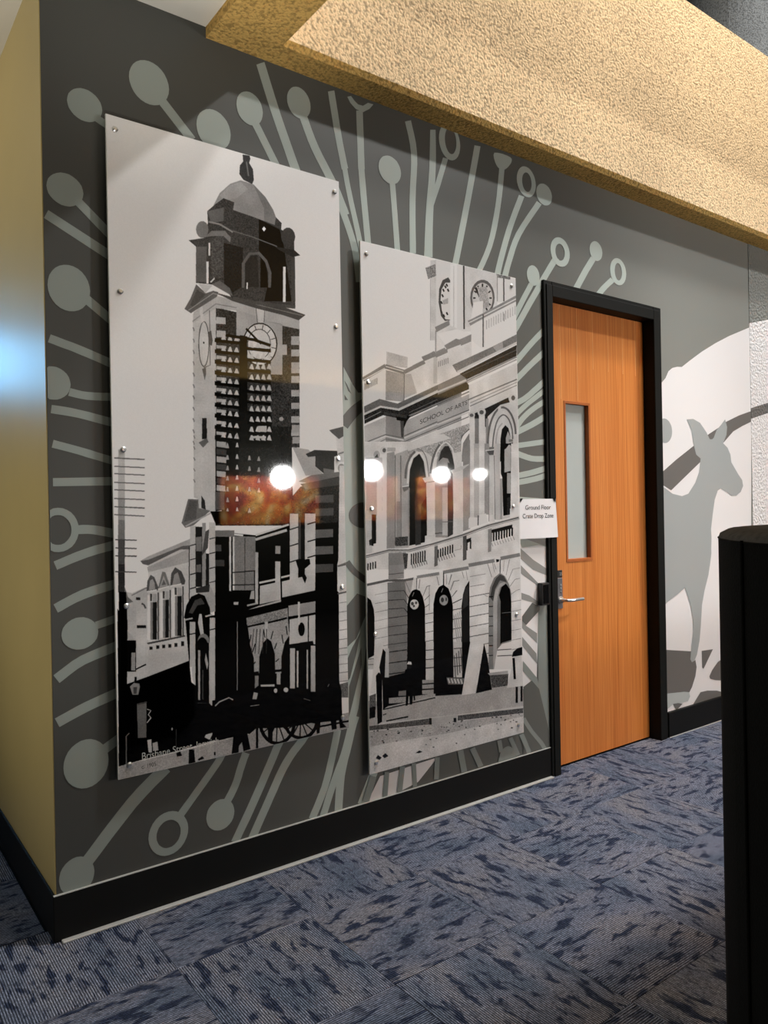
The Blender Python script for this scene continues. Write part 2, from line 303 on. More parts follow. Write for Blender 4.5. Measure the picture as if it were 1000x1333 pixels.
MURAL = [
["mural_dot","stem",2,[[860,2997],[858,3010],[854,3023],[846,3034],[837,3043],[825,3050],[812,3055],[798,3056],[784,3055],[771,3050],[759,3043],[750,3034],[742,3023],[738,3010],[736,2997],[738,2984],[742,2971],[750,2960],[759,2951],[771,2944],[784,2939],[798,2938],[812,2939],[825,2944],[837,2951],[846,2960],[854,2971],[858,2984]]],
["mural_stem","stem",1,[[817,2956],[878,2931],[893,2957],[831,2981]]],
["mural_dot","stem",2,[[1117,3156],[1115,3174],[1109,3192],[1100,3208],[1088,3221],[1073,3231],[1056,3237],[1039,3239],[1022,3237],[1005,3231],[990,3221],[978,3208],[969,3192],[963,3174],[961,3156],[963,3138],[969,3120],[978,3104],[990,3091],[1005,3081],[1022,3075],[1039,3073],[1056,3075],[1073,3081],[1088,3091],[1100,3104],[1109,3120],[1115,3138]]],
["mural_stem","stem",1,[[1065,3097],[1194,2970],[1222,2998],[1092,3125]]],
["mural_dot","stem",2,[[1375,3051],[1373,3069],[1368,3086],[1359,3102],[1347,3114],[1333,3124],[1317,3130],[1301,3132],[1285,3130],[1269,3124],[1255,3114],[1243,3102],[1234,3086],[1229,3069],[1227,3051],[1229,3033],[1234,3016],[1243,3000],[1255,2988],[1269,2978],[1285,2972],[1301,2970],[1317,2972],[1333,2978],[1347,2988],[1359,3000],[1368,3016],[1373,3033]]],
["mural_dot","stem",2,[[1525,3186],[1523,3201],[1519,3216],[1512,3229],[1502,3240],[1490,3248],[1478,3253],[1464,3255],[1450,3253],[1438,3248],[1426,3240],[1416,3229],[1409,3216],[1405,3201],[1403,3186],[1405,3171],[1409,3156],[1416,3143],[1426,3132],[1438,3124],[1450,3119],[1464,3117],[1478,3119],[1490,3124],[1502,3132],[1512,3143],[1519,3156],[1523,3171]]],
["mural_stem","stem",1,[[1471,3126],[1571,2968],[1601,2989],[1501,3147]]],
["mural_stem","stem",1,[[1499,3381],[1511,3347],[1529,3297],[1550,3240],[1571,3185],[1595,3127],[1622,3064],[1646,3006],[1664,2966],[1704,2988],[1686,3029],[1661,3087],[1634,3150],[1610,3208],[1589,3263],[1568,3320],[1550,3370],[1537,3405]]],
["mural_dot","stem",2,[[1761,3283],[1760,3298],[1755,3313],[1748,3325],[1739,3336],[1728,3344],[1715,3349],[1702,3351],[1689,3349],[1676,3344],[1665,3336],[1656,3325],[1649,3313],[1644,3298],[1643,3283],[1644,3268],[1649,3253],[1656,3241],[1665,3230],[1676,3222],[1689,3217],[1702,3215],[1715,3217],[1728,3222],[1739,3230],[1748,3241],[1755,3253],[1760,3268]]],
["mural_stem","stem",1,[[1702,3224],[1712,3201],[1726,3169],[1743,3132],[1762,3097],[1784,3062],[1809,3027],[1833,2992],[1855,2958],[1874,2924],[1892,2889],[1907,2857],[1918,2835],[1957,2856],[1947,2879],[1931,2910],[1913,2946],[1893,2982],[1870,3016],[1845,3052],[1820,3087],[1799,3120],[1780,3155],[1763,3191],[1749,3223],[1739,3246]]],
["mural_stem","stem",1,[[1854,3380],[1860,3343],[1870,3288],[1880,3229],[1890,3179],[1899,3138],[1908,3101],[1915,3070],[1920,3048],[1956,3063],[1950,3085],[1943,3116],[1934,3153],[1925,3194],[1915,3244],[1905,3303],[1895,3358],[1888,3396]]],
["mural_stem","stem",1,[[1924,3050],[1927,3033],[1932,3008],[1938,2979],[1946,2945],[1956,2904],[1969,2856],[1981,2809],[1991,2771],[1997,2745],[2001,2728],[2004,2714],[2007,2700],[2011,2684],[2015,2669],[2018,2656],[2020,2646],[2048,2656],[2045,2665],[2042,2678],[2039,2694],[2035,2710],[2032,2724],[2029,2738],[2025,2755],[2019,2781],[2009,2819],[1996,2867],[1983,2915],[1973,2956],[1965,2989],[1959,3019],[1954,3043],[1951,3061]]],
["mural_stem","stem",1,[[2013,3073],[2014,3056],[2016,3032],[2018,3001],[2021,2964],[2026,2914],[2032,2853],[2037,2794],[2042,2748],[2044,2721],[2046,2706],[2046,2697],[2047,2690],[2082,2699],[2081,2706],[2080,2715],[2079,2731],[2076,2758],[2072,2804],[2066,2863],[2060,2924],[2056,2974],[2053,3012],[2050,3043],[2048,3067],[2047,3084]]],
["mural_ring","stem",2,[[1958,3389],[1974,3366],[2004,3347],[2045,3345],[2082,3371],[2105,3399],[2074,3397],[2045,3374],[2017,3372],[1996,3384],[1979,3399]]],
["mural_stem","stem",1,[[2007,3341],[2007,3310],[2008,3266],[2009,3219],[2010,3179],[2010,3146],[2011,3115],[2011,3090],[2012,3072],[2049,3082],[2048,3100],[2048,3126],[2047,3157],[2047,3190],[2046,3231],[2045,3278],[2044,3322],[2044,3353]]],
["mural_stem","stem",1,[[1891,2882],[1900,2863],[1913,2835],[1927,2804],[1939,2776],[1948,2754],[1956,2734],[1962,2713],[1968,2692],[1973,2666],[1977,2638],[1980,2611],[1983,2589],[1985,2573],[1986,2563],[1986,2555],[1987,2549],[2022,2557],[2022,2563],[2021,2571],[2020,2582],[2018,2598],[2015,2620],[2012,2648],[2008,2677],[2002,2704],[1996,2727],[1989,2748],[1981,2769],[1972,2792],[1960,2820],[1946,2851],[1933,2880],[1924,2899]]],
["mural_dot","stem",2,[[787,2672],[785,2685],[781,2698],[773,2709],[763,2718],[751,2725],[738,2730],[724,2731],[710,2730],[697,2725],[685,2718],[675,2709],[667,2698],[663,2685],[661,2672],[663,2659],[667,2646],[675,2635],[685,2626],[697,2619],[710,2614],[724,2613],[738,2614],[751,2619],[763,2626],[773,2635],[781,2646],[785,2659]]],
["mural_stem","stem",1,[[760,2624],[867,2530],[889,2557],[781,2650]]],
["mural_stem","stem",1,[[649,2555],[874,2446],[893,2478],[666,2586]]],
["mural_dot","stem",2,[[804,2320],[802,2338],[797,2356],[788,2372],[777,2385],[763,2395],[747,2401],[731,2403],[715,2401],[699,2395],[685,2385],[674,2372],[665,2356],[660,2338],[658,2320],[660,2302],[665,2284],[674,2268],[685,2255],[699,2245],[715,2239],[731,2237],[747,2239],[763,2245],[777,2255],[788,2268],[797,2284],[802,2302]]],
["mural_stem","stem",1,[[781,2276],[878,2204],[900,2231],[801,2304]]],
["mural_stem","stem",1,[[656,2117],[675,2112],[701,2104],[732,2096],[762,2086],[793,2076],[829,2064],[861,2052],[884,2044],[896,2074],[874,2082],[841,2093],[806,2105],[773,2116],[743,2125],[712,2133],[685,2141],[666,2146]]],
["mural_dot","stem",2,[[730,1974],[728,1987],[724,2000],[717,2011],[707,2020],[696,2027],[683,2032],[670,2033],[657,2032],[652,2027],[652,2020],[652,2011],[652,2000],[652,1987],[652,1974],[652,1961],[652,1948],[652,1937],[652,1928],[652,1921],[657,1916],[670,1915],[683,1916],[696,1921],[707,1928],[717,1937],[724,1948],[728,1961]]],
["mural_stem","stem",1,[[721,1933],[731,1931],[746,1928],[765,1925],[787,1923],[814,1923],[845,1924],[875,1926],[896,1927],[897,1957],[876,1955],[846,1953],[815,1952],[790,1952],[771,1953],[754,1956],[739,1959],[729,1961]]],
["mural_stem","stem",1,[[661,1867],[676,1865],[698,1863],[724,1860],[752,1856],[786,1849],[826,1840],[863,1832],[890,1825],[899,1856],[872,1862],[834,1870],[793,1879],[759,1885],[730,1890],[703,1893],[681,1895],[665,1896]]],
["mural_stem","stem",1,[[662,1745],[676,1742],[697,1737],[721,1731],[749,1724],[782,1714],[823,1703],[861,1692],[887,1684],[896,1712],[869,1720],[831,1730],[791,1742],[757,1751],[729,1758],[704,1764],[683,1769],[669,1773]]],
["mural_stem","stem",1,[[664,1608],[895,1613],[895,1644],[664,1637]]],
["mural_ring","stem",2,[[749,1453],[747,1471],[742,1487],[734,1502],[723,1515],[709,1524],[695,1530],[679,1532],[663,1530],[652,1524],[652,1515],[652,1502],[652,1487],[652,1471],[652,1453],[652,1435],[652,1419],[652,1404],[652,1391],[652,1382],[663,1376],[679,1374],[695,1376],[709,1382],[723,1391],[734,1404],[742,1419],[747,1435]],[[723,1453],[722,1465],[719,1476],[713,1486],[706,1494],[698,1501],[688,1505],[678,1506],[668,1505],[658,1501],[652,1494],[652,1486],[652,1476],[652,1465],[652,1453],[652,1441],[652,1430],[652,1420],[652,1412],[658,1405],[668,1401],[678,1400],[688,1401],[698,1405],[706,1412],[713,1420],[719,1430],[722,1441]]],
["mural_stem","stem",1,[[742,1436],[752,1436],[765,1436],[780,1436],[798,1434],[821,1429],[849,1423],[877,1416],[896,1412],[903,1444],[884,1449],[856,1455],[827,1462],[802,1466],[782,1468],[764,1469],[751,1468],[741,1468]]],
["mural_stem","stem",1,[[672,1312],[691,1319],[718,1330],[749,1341],[779,1351],[811,1360],[846,1368],[879,1375],[903,1381],[895,1413],[872,1408],[839,1400],[802,1392],[769,1382],[738,1372],[707,1360],[680,1349],[661,1342]]],
["mural_stem","stem",1,[[672,1160],[688,1167],[711,1179],[737,1191],[765,1201],[798,1211],[837,1220],[874,1229],[901,1234],[891,1268],[865,1262],[828,1254],[788,1244],[753,1234],[724,1222],[696,1209],[673,1198],[658,1190]]],
["mural_dot","stem",2,[[810,1078],[808,1091],[804,1103],[796,1114],[786,1123],[774,1130],[760,1135],[746,1136],[732,1135],[718,1130],[706,1123],[696,1114],[688,1103],[684,1091],[682,1078],[684,1065],[688,1053],[696,1042],[706,1033],[718,1026],[732,1021],[746,1020],[760,1021],[774,1026],[786,1033],[796,1042],[804,1053],[808,1065]]],
["mural_stem","stem",1,[[807,1087],[898,1109],[889,1137],[799,1114]]],
["mural_stem","stem",1,[[673,910],[688,920],[710,935],[735,951],[762,964],[795,975],[834,986],[871,996],[898,1002],[886,1038],[859,1031],[822,1021],[782,1009],[747,997],[717,982],[691,965],[668,950],[653,940]]],
["mural_stem","stem",1,[[670,754],[687,761],[712,771],[741,782],[771,793],[805,804],[845,815],[882,826],[908,834],[894,869],[868,861],[831,850],[791,838],[756,827],[726,816],[697,804],[672,794],[655,787]]],
["mural_dot","stem",2,[[838,605],[836,625],[830,643],[821,660],[808,674],[793,684],[777,691],[759,693],[741,691],[725,684],[710,674],[697,660],[688,643],[682,625],[680,605],[682,585],[688,567],[697,550],[710,536],[725,526],[741,519],[759,517],[777,519],[793,526],[808,536],[821,550],[830,567],[836,585]]],
["mural_stem","stem",1,[[835,629],[908,669],[888,699],[816,660]]],
["mural_dot","stem",2,[[780,211],[778,226],[774,241],[767,253],[757,264],[745,272],[733,277],[719,279],[705,277],[693,272],[681,264],[671,253],[664,241],[660,226],[658,211],[660,196],[664,181],[671,169],[681,158],[693,150],[705,145],[719,143],[733,145],[745,150],[757,158],[767,169],[774,181],[778,196]]],
["mural_stem","stem",1,[[769,232],[799,263],[843,310],[892,360],[935,403],[974,436],[1012,466],[1046,490],[1070,508],[1038,547],[1014,529],[981,504],[942,474],[902,439],[858,395],[810,345],[767,298],[737,266]]],
["mural_ring","stem",2,[[1138,272],[1136,291],[1130,308],[1121,324],[1108,338],[1093,348],[1077,354],[1059,356],[1041,354],[1025,348],[1010,338],[997,324],[988,308],[982,291],[980,272],[982,253],[988,236],[997,220],[1010,206],[1025,196],[1041,190],[1059,188],[1077,190],[1093,196],[1108,206],[1121,220],[1130,236],[1136,253]],[[1107,270],[1106,282],[1102,293],[1097,303],[1089,311],[1080,318],[1070,322],[1059,323],[1048,322],[1038,318],[1029,311],[1021,303],[1016,293],[1012,282],[1011,270],[1012,258],[1016,247],[1021,237],[1029,229],[1038,222],[1048,218],[1059,217],[1070,218],[1080,222],[1089,229],[1097,237],[1102,247],[1106,258]]],
["mural_stem","stem",1,[[1116,317],[1128,329],[1145,347],[1164,368],[1184,389],[1205,411],[1227,434],[1249,458],[1267,478],[1281,494],[1291,507],[1298,518],[1302,526],[1276,544],[1271,537],[1265,526],[1256,513],[1243,498],[1226,479],[1204,456],[1182,432],[1161,410],[1142,389],[1122,369],[1105,351],[1094,338]]],
["mural_dot","stem",2,[[1335,289],[1333,303],[1329,316],[1322,328],[1312,337],[1300,345],[1288,349],[1274,351],[1260,349],[1248,345],[1236,337],[1226,328],[1219,316],[1215,303],[1213,289],[1215,275],[1219,262],[1226,250],[1236,241],[1248,233],[1260,229],[1274,227],[1288,229],[1300,233],[1312,241],[1322,250],[1329,262],[1333,275]]],
["mural_stem","stem",1,[[1312,317],[1320,328],[1332,344],[1344,363],[1355,382],[1364,401],[1372,420],[1378,439],[1385,455],[1391,470],[1397,485],[1403,497],[1407,506],[1376,522],[1372,513],[1367,501],[1360,487],[1354,471],[1347,454],[1341,436],[1334,417],[1326,400],[1316,383],[1304,365],[1293,349],[1285,338]]],
["mural_stem","stem",1,[[1349,150],[1362,171],[1381,202],[1404,237],[1426,274],[1450,315],[1476,360],[1500,403],[1520,438],[1533,461],[1541,476],[1547,488],[1554,501],[1565,518],[1577,536],[1588,552],[1596,563],[1563,584],[1556,573],[1545,556],[1533,538],[1522,521],[1514,507],[1508,495],[1500,480],[1488,458],[1468,423],[1444,380],[1418,335],[1395,295],[1373,259],[1351,223],[1332,192],[1319,171]]],
["mural_stem","stem",1,[[1427,145],[1444,174],[1468,216],[1495,261],[1517,299],[1534,327],[1547,351],[1560,372],[1572,391],[1584,408],[1596,423],[1607,437],[1619,450],[1632,463],[1646,475],[1659,487],[1672,498],[1682,510],[1692,520],[1699,529],[1704,535],[1672,559],[1667,553],[1660,544],[1651,534],[1641,524],[1630,513],[1617,501],[1602,488],[1589,474],[1576,460],[1564,446],[1552,430],[1540,412],[1527,392],[1515,371],[1501,347],[1485,319],[1463,281],[1437,237],[1412,195],[1396,167]]],
["mural_stem","stem",1,[[1717,151],[1729,173],[1748,204],[1767,239],[1784,273],[1797,305],[1809,337],[1818,369],[1828,400],[1837,433],[1847,467],[1855,497],[1860,518],[1824,530],[1819,510],[1811,480],[1802,446],[1793,414],[1783,383],[1774,352],[1763,321],[1751,290],[1734,258],[1715,223],[1697,193],[1685,171]]],
["mural_stem","stem",1,[[1774,150],[1783,173],[1797,205],[1812,241],[1828,275],[1843,306],[1859,337],[1875,368],[1890,398],[1903,430],[1914,462],[1924,490],[1930,510],[1895,524],[1889,504],[1879,476],[1868,445],[1856,414],[1842,385],[1826,355],[1810,323],[1795,292],[1779,258],[1764,222],[1751,190],[1741,167]]],
["mural_stem","stem",1,[[1858,154],[1861,183],[1865,224],[1870,270],[1876,310],[1885,344],[1895,378],[1907,409],[1916,437],[1924,461],[1930,481],[1935,498],[1941,514],[1946,528],[1952,541],[1957,552],[1960,560],[1921,577],[1918,570],[1912,559],[1907,545],[1901,530],[1895,514],[1890,496],[1884,476],[1876,453],[1867,426],[1856,394],[1845,360],[1836,324],[1829,282],[1824,236],[1820,195],[1818,166]]],
["mural_stem","stem",1,[[1982,149],[1990,164],[2002,185],[2015,207],[2026,227],[2036,244],[2046,260],[2054,274],[2059,284],[2019,306],[2014,296],[2006,282],[1997,266],[1987,249],[1976,229],[1963,207],[1951,186],[1943,171]]],
["mural_trunk","stem",1,[[1910,2154],[1959,2077],[1988,2043],[2025,2046],[2025,1301],[2032,1356],[2024,1043],[2009,893],[1987,755],[1957,600],[1921,506],[1903,510],[1897,788],[1898,1085],[1903,1332],[1889,1335],[1896,1808]]],
["mural_shape","base",2,[[1912,2093],[1926,2077],[1950,2034],[1932,2047]]],
["mural_shape","base",2,[[1911,2029],[1931,2005],[1913,2004]]],
["mural_band","base",2,[[1926,1875],[1933,1883],[1942,1894],[1953,1906],[1963,1917],[1972,1926],[1982,1935],[1991,1943],[2001,1950],[2011,1957],[2024,1964],[2036,1970],[2044,1975],[2013,2017],[2004,2013],[1992,2006],[1977,1997],[1963,1988],[1950,1978],[1938,1968],[1927,1958],[1916,1947],[1905,1935],[1894,1922],[1884,1910],[1878,1903]]],
["mural_dot","base",3,[[2081,1481],[2079,1494],[2073,1507],[2064,1518],[2051,1527],[2036,1534],[2020,1539],[2002,1540],[1984,1539],[1968,1534],[1953,1527],[1940,1518],[1931,1507],[1925,1494],[1923,1481],[1925,1468],[1931,1455],[1940,1444],[1953,1435],[1968,1428],[1984,1423],[2002,1422],[2020,1423],[2036,1428],[2051,1435],[2064,1444],[2073,1455],[2079,1468]]],
["mural_band","base",2,[[1894,1265],[1901,1256],[1910,1244],[1923,1230],[1937,1215],[1956,1201],[1977,1186],[1997,1173],[2011,1164],[2032,1186],[2018,1195],[1998,1208],[1977,1222],[1961,1234],[1949,1246],[1938,1259],[1929,1271],[1922,1279]]],
["mural_shape","base",2,[[1904,1074],[1961,1125],[2029,1097],[2028,1053],[1993,996],[1952,920],[1899,886]]],
["mural_shape","base",2,[[1898,827],[1929,883],[1977,947],[1953,860],[1914,746],[1896,729]]],
["mural_shape","base",2,[[1907,707],[1978,877],[1979,796],[1923,625],[1903,569]]],
["mural_shape","base",2,[[2015,812],[2012,651],[1984,615],[1973,677],[1993,734]]],
["mural_stem","stem",1,[[2293,3374],[2300,3349],[2311,3314],[2321,3273],[2327,3228],[2326,3178],[2322,3123],[2316,3063],[2312,3002],[2310,2933],[2309,2857],[2308,2789],[2308,2741],[2346,2749],[2347,2796],[2347,2865],[2348,2941],[2350,3010],[2354,3071],[2360,3131],[2365,3188],[2365,3240],[2359,3288],[2348,3331],[2337,3366],[2330,3391]]],
["mural_stem","stem",1,[[2452,3380],[2450,3345],[2448,3296],[2445,3240],[2441,3184],[2435,3128],[2427,3069],[2419,3008],[2413,2951],[2408,2891],[2403,2830],[2400,2777],[2397,2739],[2452,2749],[2453,2786],[2455,2840],[2457,2900],[2461,2959],[2466,3017],[2472,3077],[2479,3137],[2483,3193],[2486,3250],[2487,3307],[2487,3356],[2487,3390]]],
["mural_ring","stem",2,[[2651,3354],[2649,3374],[2644,3393],[2635,3411],[2624,3425],[2610,3436],[2595,3443],[2579,3445],[2563,3443],[2548,3436],[2534,3425],[2523,3411],[2514,3393],[2509,3374],[2507,3354],[2509,3334],[2514,3315],[2523,3297],[2534,3283],[2548,3272],[2563,3265],[2579,3263],[2595,3265],[2610,3272],[2624,3283],[2635,3297],[2644,3315],[2649,3334]],[[2625,3362],[2624,3377],[2621,3391],[2616,3404],[2610,3414],[2603,3422],[2595,3427],[2586,3429],[2577,3427],[2569,3422],[2562,3414],[2556,3404],[2551,3391],[2548,3377],[2547,3362],[2548,3347],[2551,3333],[2556,3320],[2562,3310],[2569,3302],[2577,3297],[2586,3295],[2595,3297],[2603,3302],[2610,3310],[2616,3320],[2621,3333],[2624,3347]]],
["mural_stem","stem",1,[[2533,3264],[2523,3238],[2509,3200],[2493,3159],[2479,3121],[2464,3085],[2449,3049],[2436,3017],[2426,2995],[2459,2993],[2469,3016],[2482,3048],[2498,3085],[2513,3121],[2527,3159],[2543,3201],[2557,3239],[2567,3266]]],
["mural_stem","stem",1,[[2752,3385],[2739,3332],[2720,3258],[2699,3174],[2677,3089],[2652,2996],[2624,2894],[2599,2801],[2581,2737],[2622,2739],[2640,2803],[2666,2896],[2694,2999],[2719,3093],[2741,3178],[2763,3264],[2782,3338],[2795,3391]]],
["mural_dot","stem",2,[[2262,3116],[2260,3131],[2255,3145],[2247,3157],[2237,3168],[2224,3175],[2210,3180],[2195,3182],[2180,3180],[2166,3175],[2153,3168],[2143,3157],[2135,3145],[2130,3131],[2128,3116],[2130,3101],[2135,3087],[2143,3075],[2153,3064],[2166,3057],[2180,3052],[2195,3050],[2210,3052],[2224,3057],[2237,3064],[2247,3075],[2255,3087],[2260,3101]]],
["mural_stem","stem",1,[[2192,3064],[2194,3036],[2197,2995],[2201,2949],[2204,2903],[2208,2855],[2211,2803],[2214,2756],[2216,2723],[2249,2731],[2247,2764],[2244,2811],[2240,2864],[2237,2912],[2233,2958],[2230,3005],[2227,3046],[2224,3074]]],
["mural_dot","stem",2,[[2896,3385],[2920,3391],[2956,3395],[2993,3395],[3018,3392],[3027,3386],[3027,3377],[3022,3365],[3014,3354],[3004,3342],[2990,3328],[2975,3317],[2960,3309],[2946,3308],[2932,3309],[2919,3315],[2909,3323],[2900,3336],[2892,3354],[2889,3372]]],
["mural_stem","stem",1,[[2932,3320],[2926,3279],[2917,3222],[2907,3158],[2895,3098],[2881,3043],[2866,2988],[2850,2934],[2831,2884],[2806,2833],[2777,2783],[2749,2738],[2731,2707],[2765,2701],[2784,2732],[2812,2777],[2842,2830],[2868,2883],[2888,2935],[2906,2990],[2921,3046],[2934,3102],[2947,3164],[2958,3229],[2966,3287],[2972,3328]]],
["mural_ring","stem",2,[[3215,3290],[3213,3308],[3207,3326],[3198,3342],[3186,3355],[3172,3365],[3156,3371],[3139,3373],[3122,3371],[3106,3365],[3092,3355],[3080,3342],[3071,3326],[3065,3308],[3063,3290],[3065,3272],[3071,3254],[3080,3238],[3092,3225],[3106,3215],[3122,3209],[3139,3207],[3156,3209],[3172,3215],[3186,3225],[3198,3238],[3207,3254],[3213,3272]],[[3181,3289],[3180,3301],[3177,3312],[3173,3322],[3167,3330],[3159,3337],[3151,3341],[3143,3342],[3135,3341],[3127,3337],[3119,3330],[3113,3322],[3109,3312],[3106,3301],[3105,3289],[3106,3277],[3109,3266],[3113,3256],[3119,3248],[3127,3241],[3135,3237],[3143,3236],[3151,3237],[3159,3241],[3167,3248],[3173,3256],[3177,3266],[3180,3277]]],
["mural_stem","stem",1,[[3079,3205],[3059,3167],[3032,3114],[3002,3053],[2975,2995],[2951,2936],[2927,2874],[2906,2817],[2891,2773],[2882,2744],[2879,2725],[2878,2714],[2877,2707],[2920,2713],[2921,2721],[2922,2730],[2925,2746],[2933,2773],[2948,2817],[2969,2874],[2993,2936],[3017,2994],[3044,3052],[3074,3112],[3102,3166],[3121,3204]]],
["mural_dot","stem",2,[[3348,3254],[3346,3267],[3342,3280],[3334,3291],[3324,3301],[3311,3308],[3297,3312],[3283,3314],[3269,3312],[3255,3308],[3242,3301],[3232,3291],[3224,3280],[3220,3267],[3218,3254],[3220,3241],[3224,3228],[3232,3217],[3242,3207],[3255,3200],[3269,3196],[3283,3194],[3297,3196],[3311,3200],[3324,3207],[3334,3217],[3342,3228],[3346,3241]]],
["mural_stem","stem",1,[[3222,3204],[3189,3164],[3141,3108],[3091,3046],[3050,2992],[3023,2946],[3002,2903],[2985,2864],[2971,2829],[2957,2795],[2945,2763],[2936,2737],[2930,2718],[2972,2718],[2979,2737],[2988,2763],[2999,2794],[3013,2828],[3028,2863],[3044,2902],[3064,2942],[3090,2985],[3129,3038],[3179,3098],[3227,3154],[3261,3194]]],
["mural_ring","stem",2,[[3493,2956],[3491,2974],[3485,2992],[3475,3008],[3462,3021],[3446,3031],[3428,3037],[3410,3039],[3392,3037],[3374,3031],[3358,3021],[3345,3008],[3335,2992],[3329,2974],[3327,2956],[3329,2938],[3335,2920],[3345,2904],[3358,2891],[3374,2881],[3392,2875],[3410,2873],[3428,2875],[3446,2881],[3462,2891],[3475,2904],[3485,2920],[3491,2938]],[[3449,2955],[3448,2966],[3445,2976],[3440,2985],[3434,2993],[3426,2998],[3418,3002],[3409,3003],[3400,3002],[3392,2998],[3384,2993],[3378,2985],[3373,2976],[3370,2966],[3369,2955],[3370,2944],[3373,2934],[3378,2925],[3384,2917],[3392,2912],[3400,2908],[3409,2907],[3418,2908],[3426,2912],[3434,2917],[3440,2925],[3445,2934],[3448,2944]]],
["mural_dot","stem",2,[[3794,3023],[3792,3036],[3788,3048],[3781,3059],[3771,3068],[3760,3075],[3747,3080],[3734,3081],[3721,3080],[3708,3075],[3697,3068],[3687,3059],[3680,3048],[3676,3036],[3674,3023],[3676,3010],[3680,2998],[3687,2987],[3697,2978],[3708,2971],[3721,2966],[3734,2965],[3747,2966],[3760,2971],[3771,2978],[3781,2987],[3788,2998],[3792,3010]]],
["mural_stem","stem",1,[[3685,2982],[3611,2894],[3486,2728],[3534,2718],[3660,2884],[3734,2972]]],
["mural_ring","stem",2,[[4026,2937],[4024,2955],[4018,2973],[4009,2988],[3996,3001],[3981,3011],[3964,3017],[3946,3019],[3928,3017],[3911,3011],[3896,3001],[3883,2988],[3874,2973],[3868,2955],[3866,2937],[3868,2919],[3874,2901],[3883,2886],[3896,2873],[3911,2863],[3928,2857],[3946,2855],[3964,2857],[3981,2863],[3996,2873],[4009,2886],[4018,2901],[4024,2919]],[[3983,2937],[3982,2949],[3979,2960],[3975,2970],[3969,2978],[3963,2985],[3955,2989],[3947,2990],[3939,2989],[3931,2985],[3925,2978],[3919,2970],[3915,2960],[3912,2949],[3911,2937],[3912,2925],[3915,2914],[3919,2904],[3925,2896],[3931,2889],[3939,2885],[3947,2884],[3955,2885],[3963,2889],[3969,2896],[3975,2904],[3979,2914],[3982,2925]]],
["mural_stem","stem",1,[[3871,2889],[3854,2877],[3830,2859],[3802,2838],[3775,2817],[3748,2792],[3721,2766],[3697,2742],[3681,2725],[3724,2711],[3740,2728],[3764,2752],[3791,2778],[3816,2800],[3840,2820],[3867,2840],[3892,2857],[3909,2870]]],
["mural_dot","stem",2,[[3232,2783],[3231,2795],[3227,2807],[3221,2818],[3213,2827],[3203,2833],[3192,2838],[3181,2839],[3170,2838],[3159,2833],[3149,2827],[3141,2818],[3135,2807],[3131,2795],[3130,2783],[3131,2771],[3135,2759],[3141,2748],[3149,2739],[3159,2733],[3170,2728],[3181,2727],[3192,2728],[3203,2733],[3213,2739],[3221,2748],[3227,2759],[3231,2771]]],
["mural_stem","stem",1,[[3146,2738],[3123,2704],[3088,2656],[3053,2605],[3025,2564],[3007,2536],[2994,2513],[2985,2497],[2978,2485],[3016,2479],[3023,2491],[3032,2508],[3044,2529],[3062,2556],[3090,2597],[3125,2648],[3160,2697],[3184,2731]]],
["mural_stem","stem",1,[[3357,2925],[3355,2923],[3352,2919],[3346,2913],[3336,2901],[3322,2883],[3303,2860],[3282,2832],[3257,2801],[3228,2763],[3195,2719],[3161,2674],[3129,2633],[3100,2593],[3071,2554],[3044,2519],[3021,2488],[3002,2464],[2985,2443],[2971,2427],[2961,2415],[3000,2402],[3010,2414],[3024,2430],[3041,2452],[3062,2477],[3085,2508],[3112,2544],[3141,2583],[3171,2623],[3203,2664],[3238,2709],[3271,2753],[3300,2791],[3325,2823],[3347,2850],[3365,2872],[3380,2890],[3389,2902],[3394,2907],[3396,2910],[3399,2912]]],
["mural_stem","stem",1,[[3262,2512],[3243,2498],[3216,2477],[3186,2453],[3159,2430],[3134,2409],[3111,2388],[3088,2367],[3065,2346],[3040,2324],[3014,2300],[2991,2279],[2975,2265],[3008,2248],[3024,2263],[3047,2284],[3074,2307],[3099,2330],[3122,2351],[3145,2372],[3168,2392],[3192,2413],[3219,2435],[3249,2458],[3276,2479],[3295,2494]]],
["mural_stem","stem",1,[[3260,2390],[3237,2374],[3206,2351],[3171,2326],[3141,2303],[3115,2284],[3092,2266],[3070,2248],[3049,2232],[3027,2215],[3005,2198],[2987,2184],[2974,2174],[3004,2155],[3017,2165],[3036,2179],[3058,2196],[3080,2213],[3101,2229],[3123,2247],[3147,2265],[3172,2284],[3203,2306],[3237,2331],[3269,2354],[3291,2370]]],
["mural_stem","stem",1,[[3255,2225],[3240,2214],[3217,2199],[3192,2181],[3168,2165],[3146,2150],[3124,2134],[3101,2120],[3079,2107],[3053,2095],[3023,2083],[2996,2072],[2977,2065],[2995,2038],[3014,2046],[3042,2056],[3073,2069],[3103,2083],[3129,2098],[3153,2113],[3176,2129],[3199,2144],[3223,2160],[3248,2178],[3271,2193],[3287,2204]]],
["mural_stem","stem",1,[[3257,2171],[3239,2160],[3212,2145],[3182,2127],[3155,2111],[3131,2096],[3108,2082],[3084,2067],[3061,2051],[3036,2032],[3009,2010],[2986,1991],[2970,1978],[2998,1962],[3014,1975],[3037,1994],[3063,2015],[3088,2033],[3110,2048],[3132,2063],[3155,2077],[3179,2091],[3206,2107],[3236,2125],[3263,2140],[3282,2151]]],
["mural_stem","stem",1,[[3257,2110],[3238,2101],[3211,2089],[3181,2074],[3153,2059],[3127,2044],[3102,2028],[3079,2011],[3057,1994],[3037,1975],[3019,1956],[3005,1939],[2995,1927],[3029,1914],[3040,1925],[3054,1942],[3071,1960],[3089,1977],[3108,1992],[3130,2008],[3154,2023],[3178,2037],[3204,2051],[3233,2065],[3260,2077],[3279,2085]]],
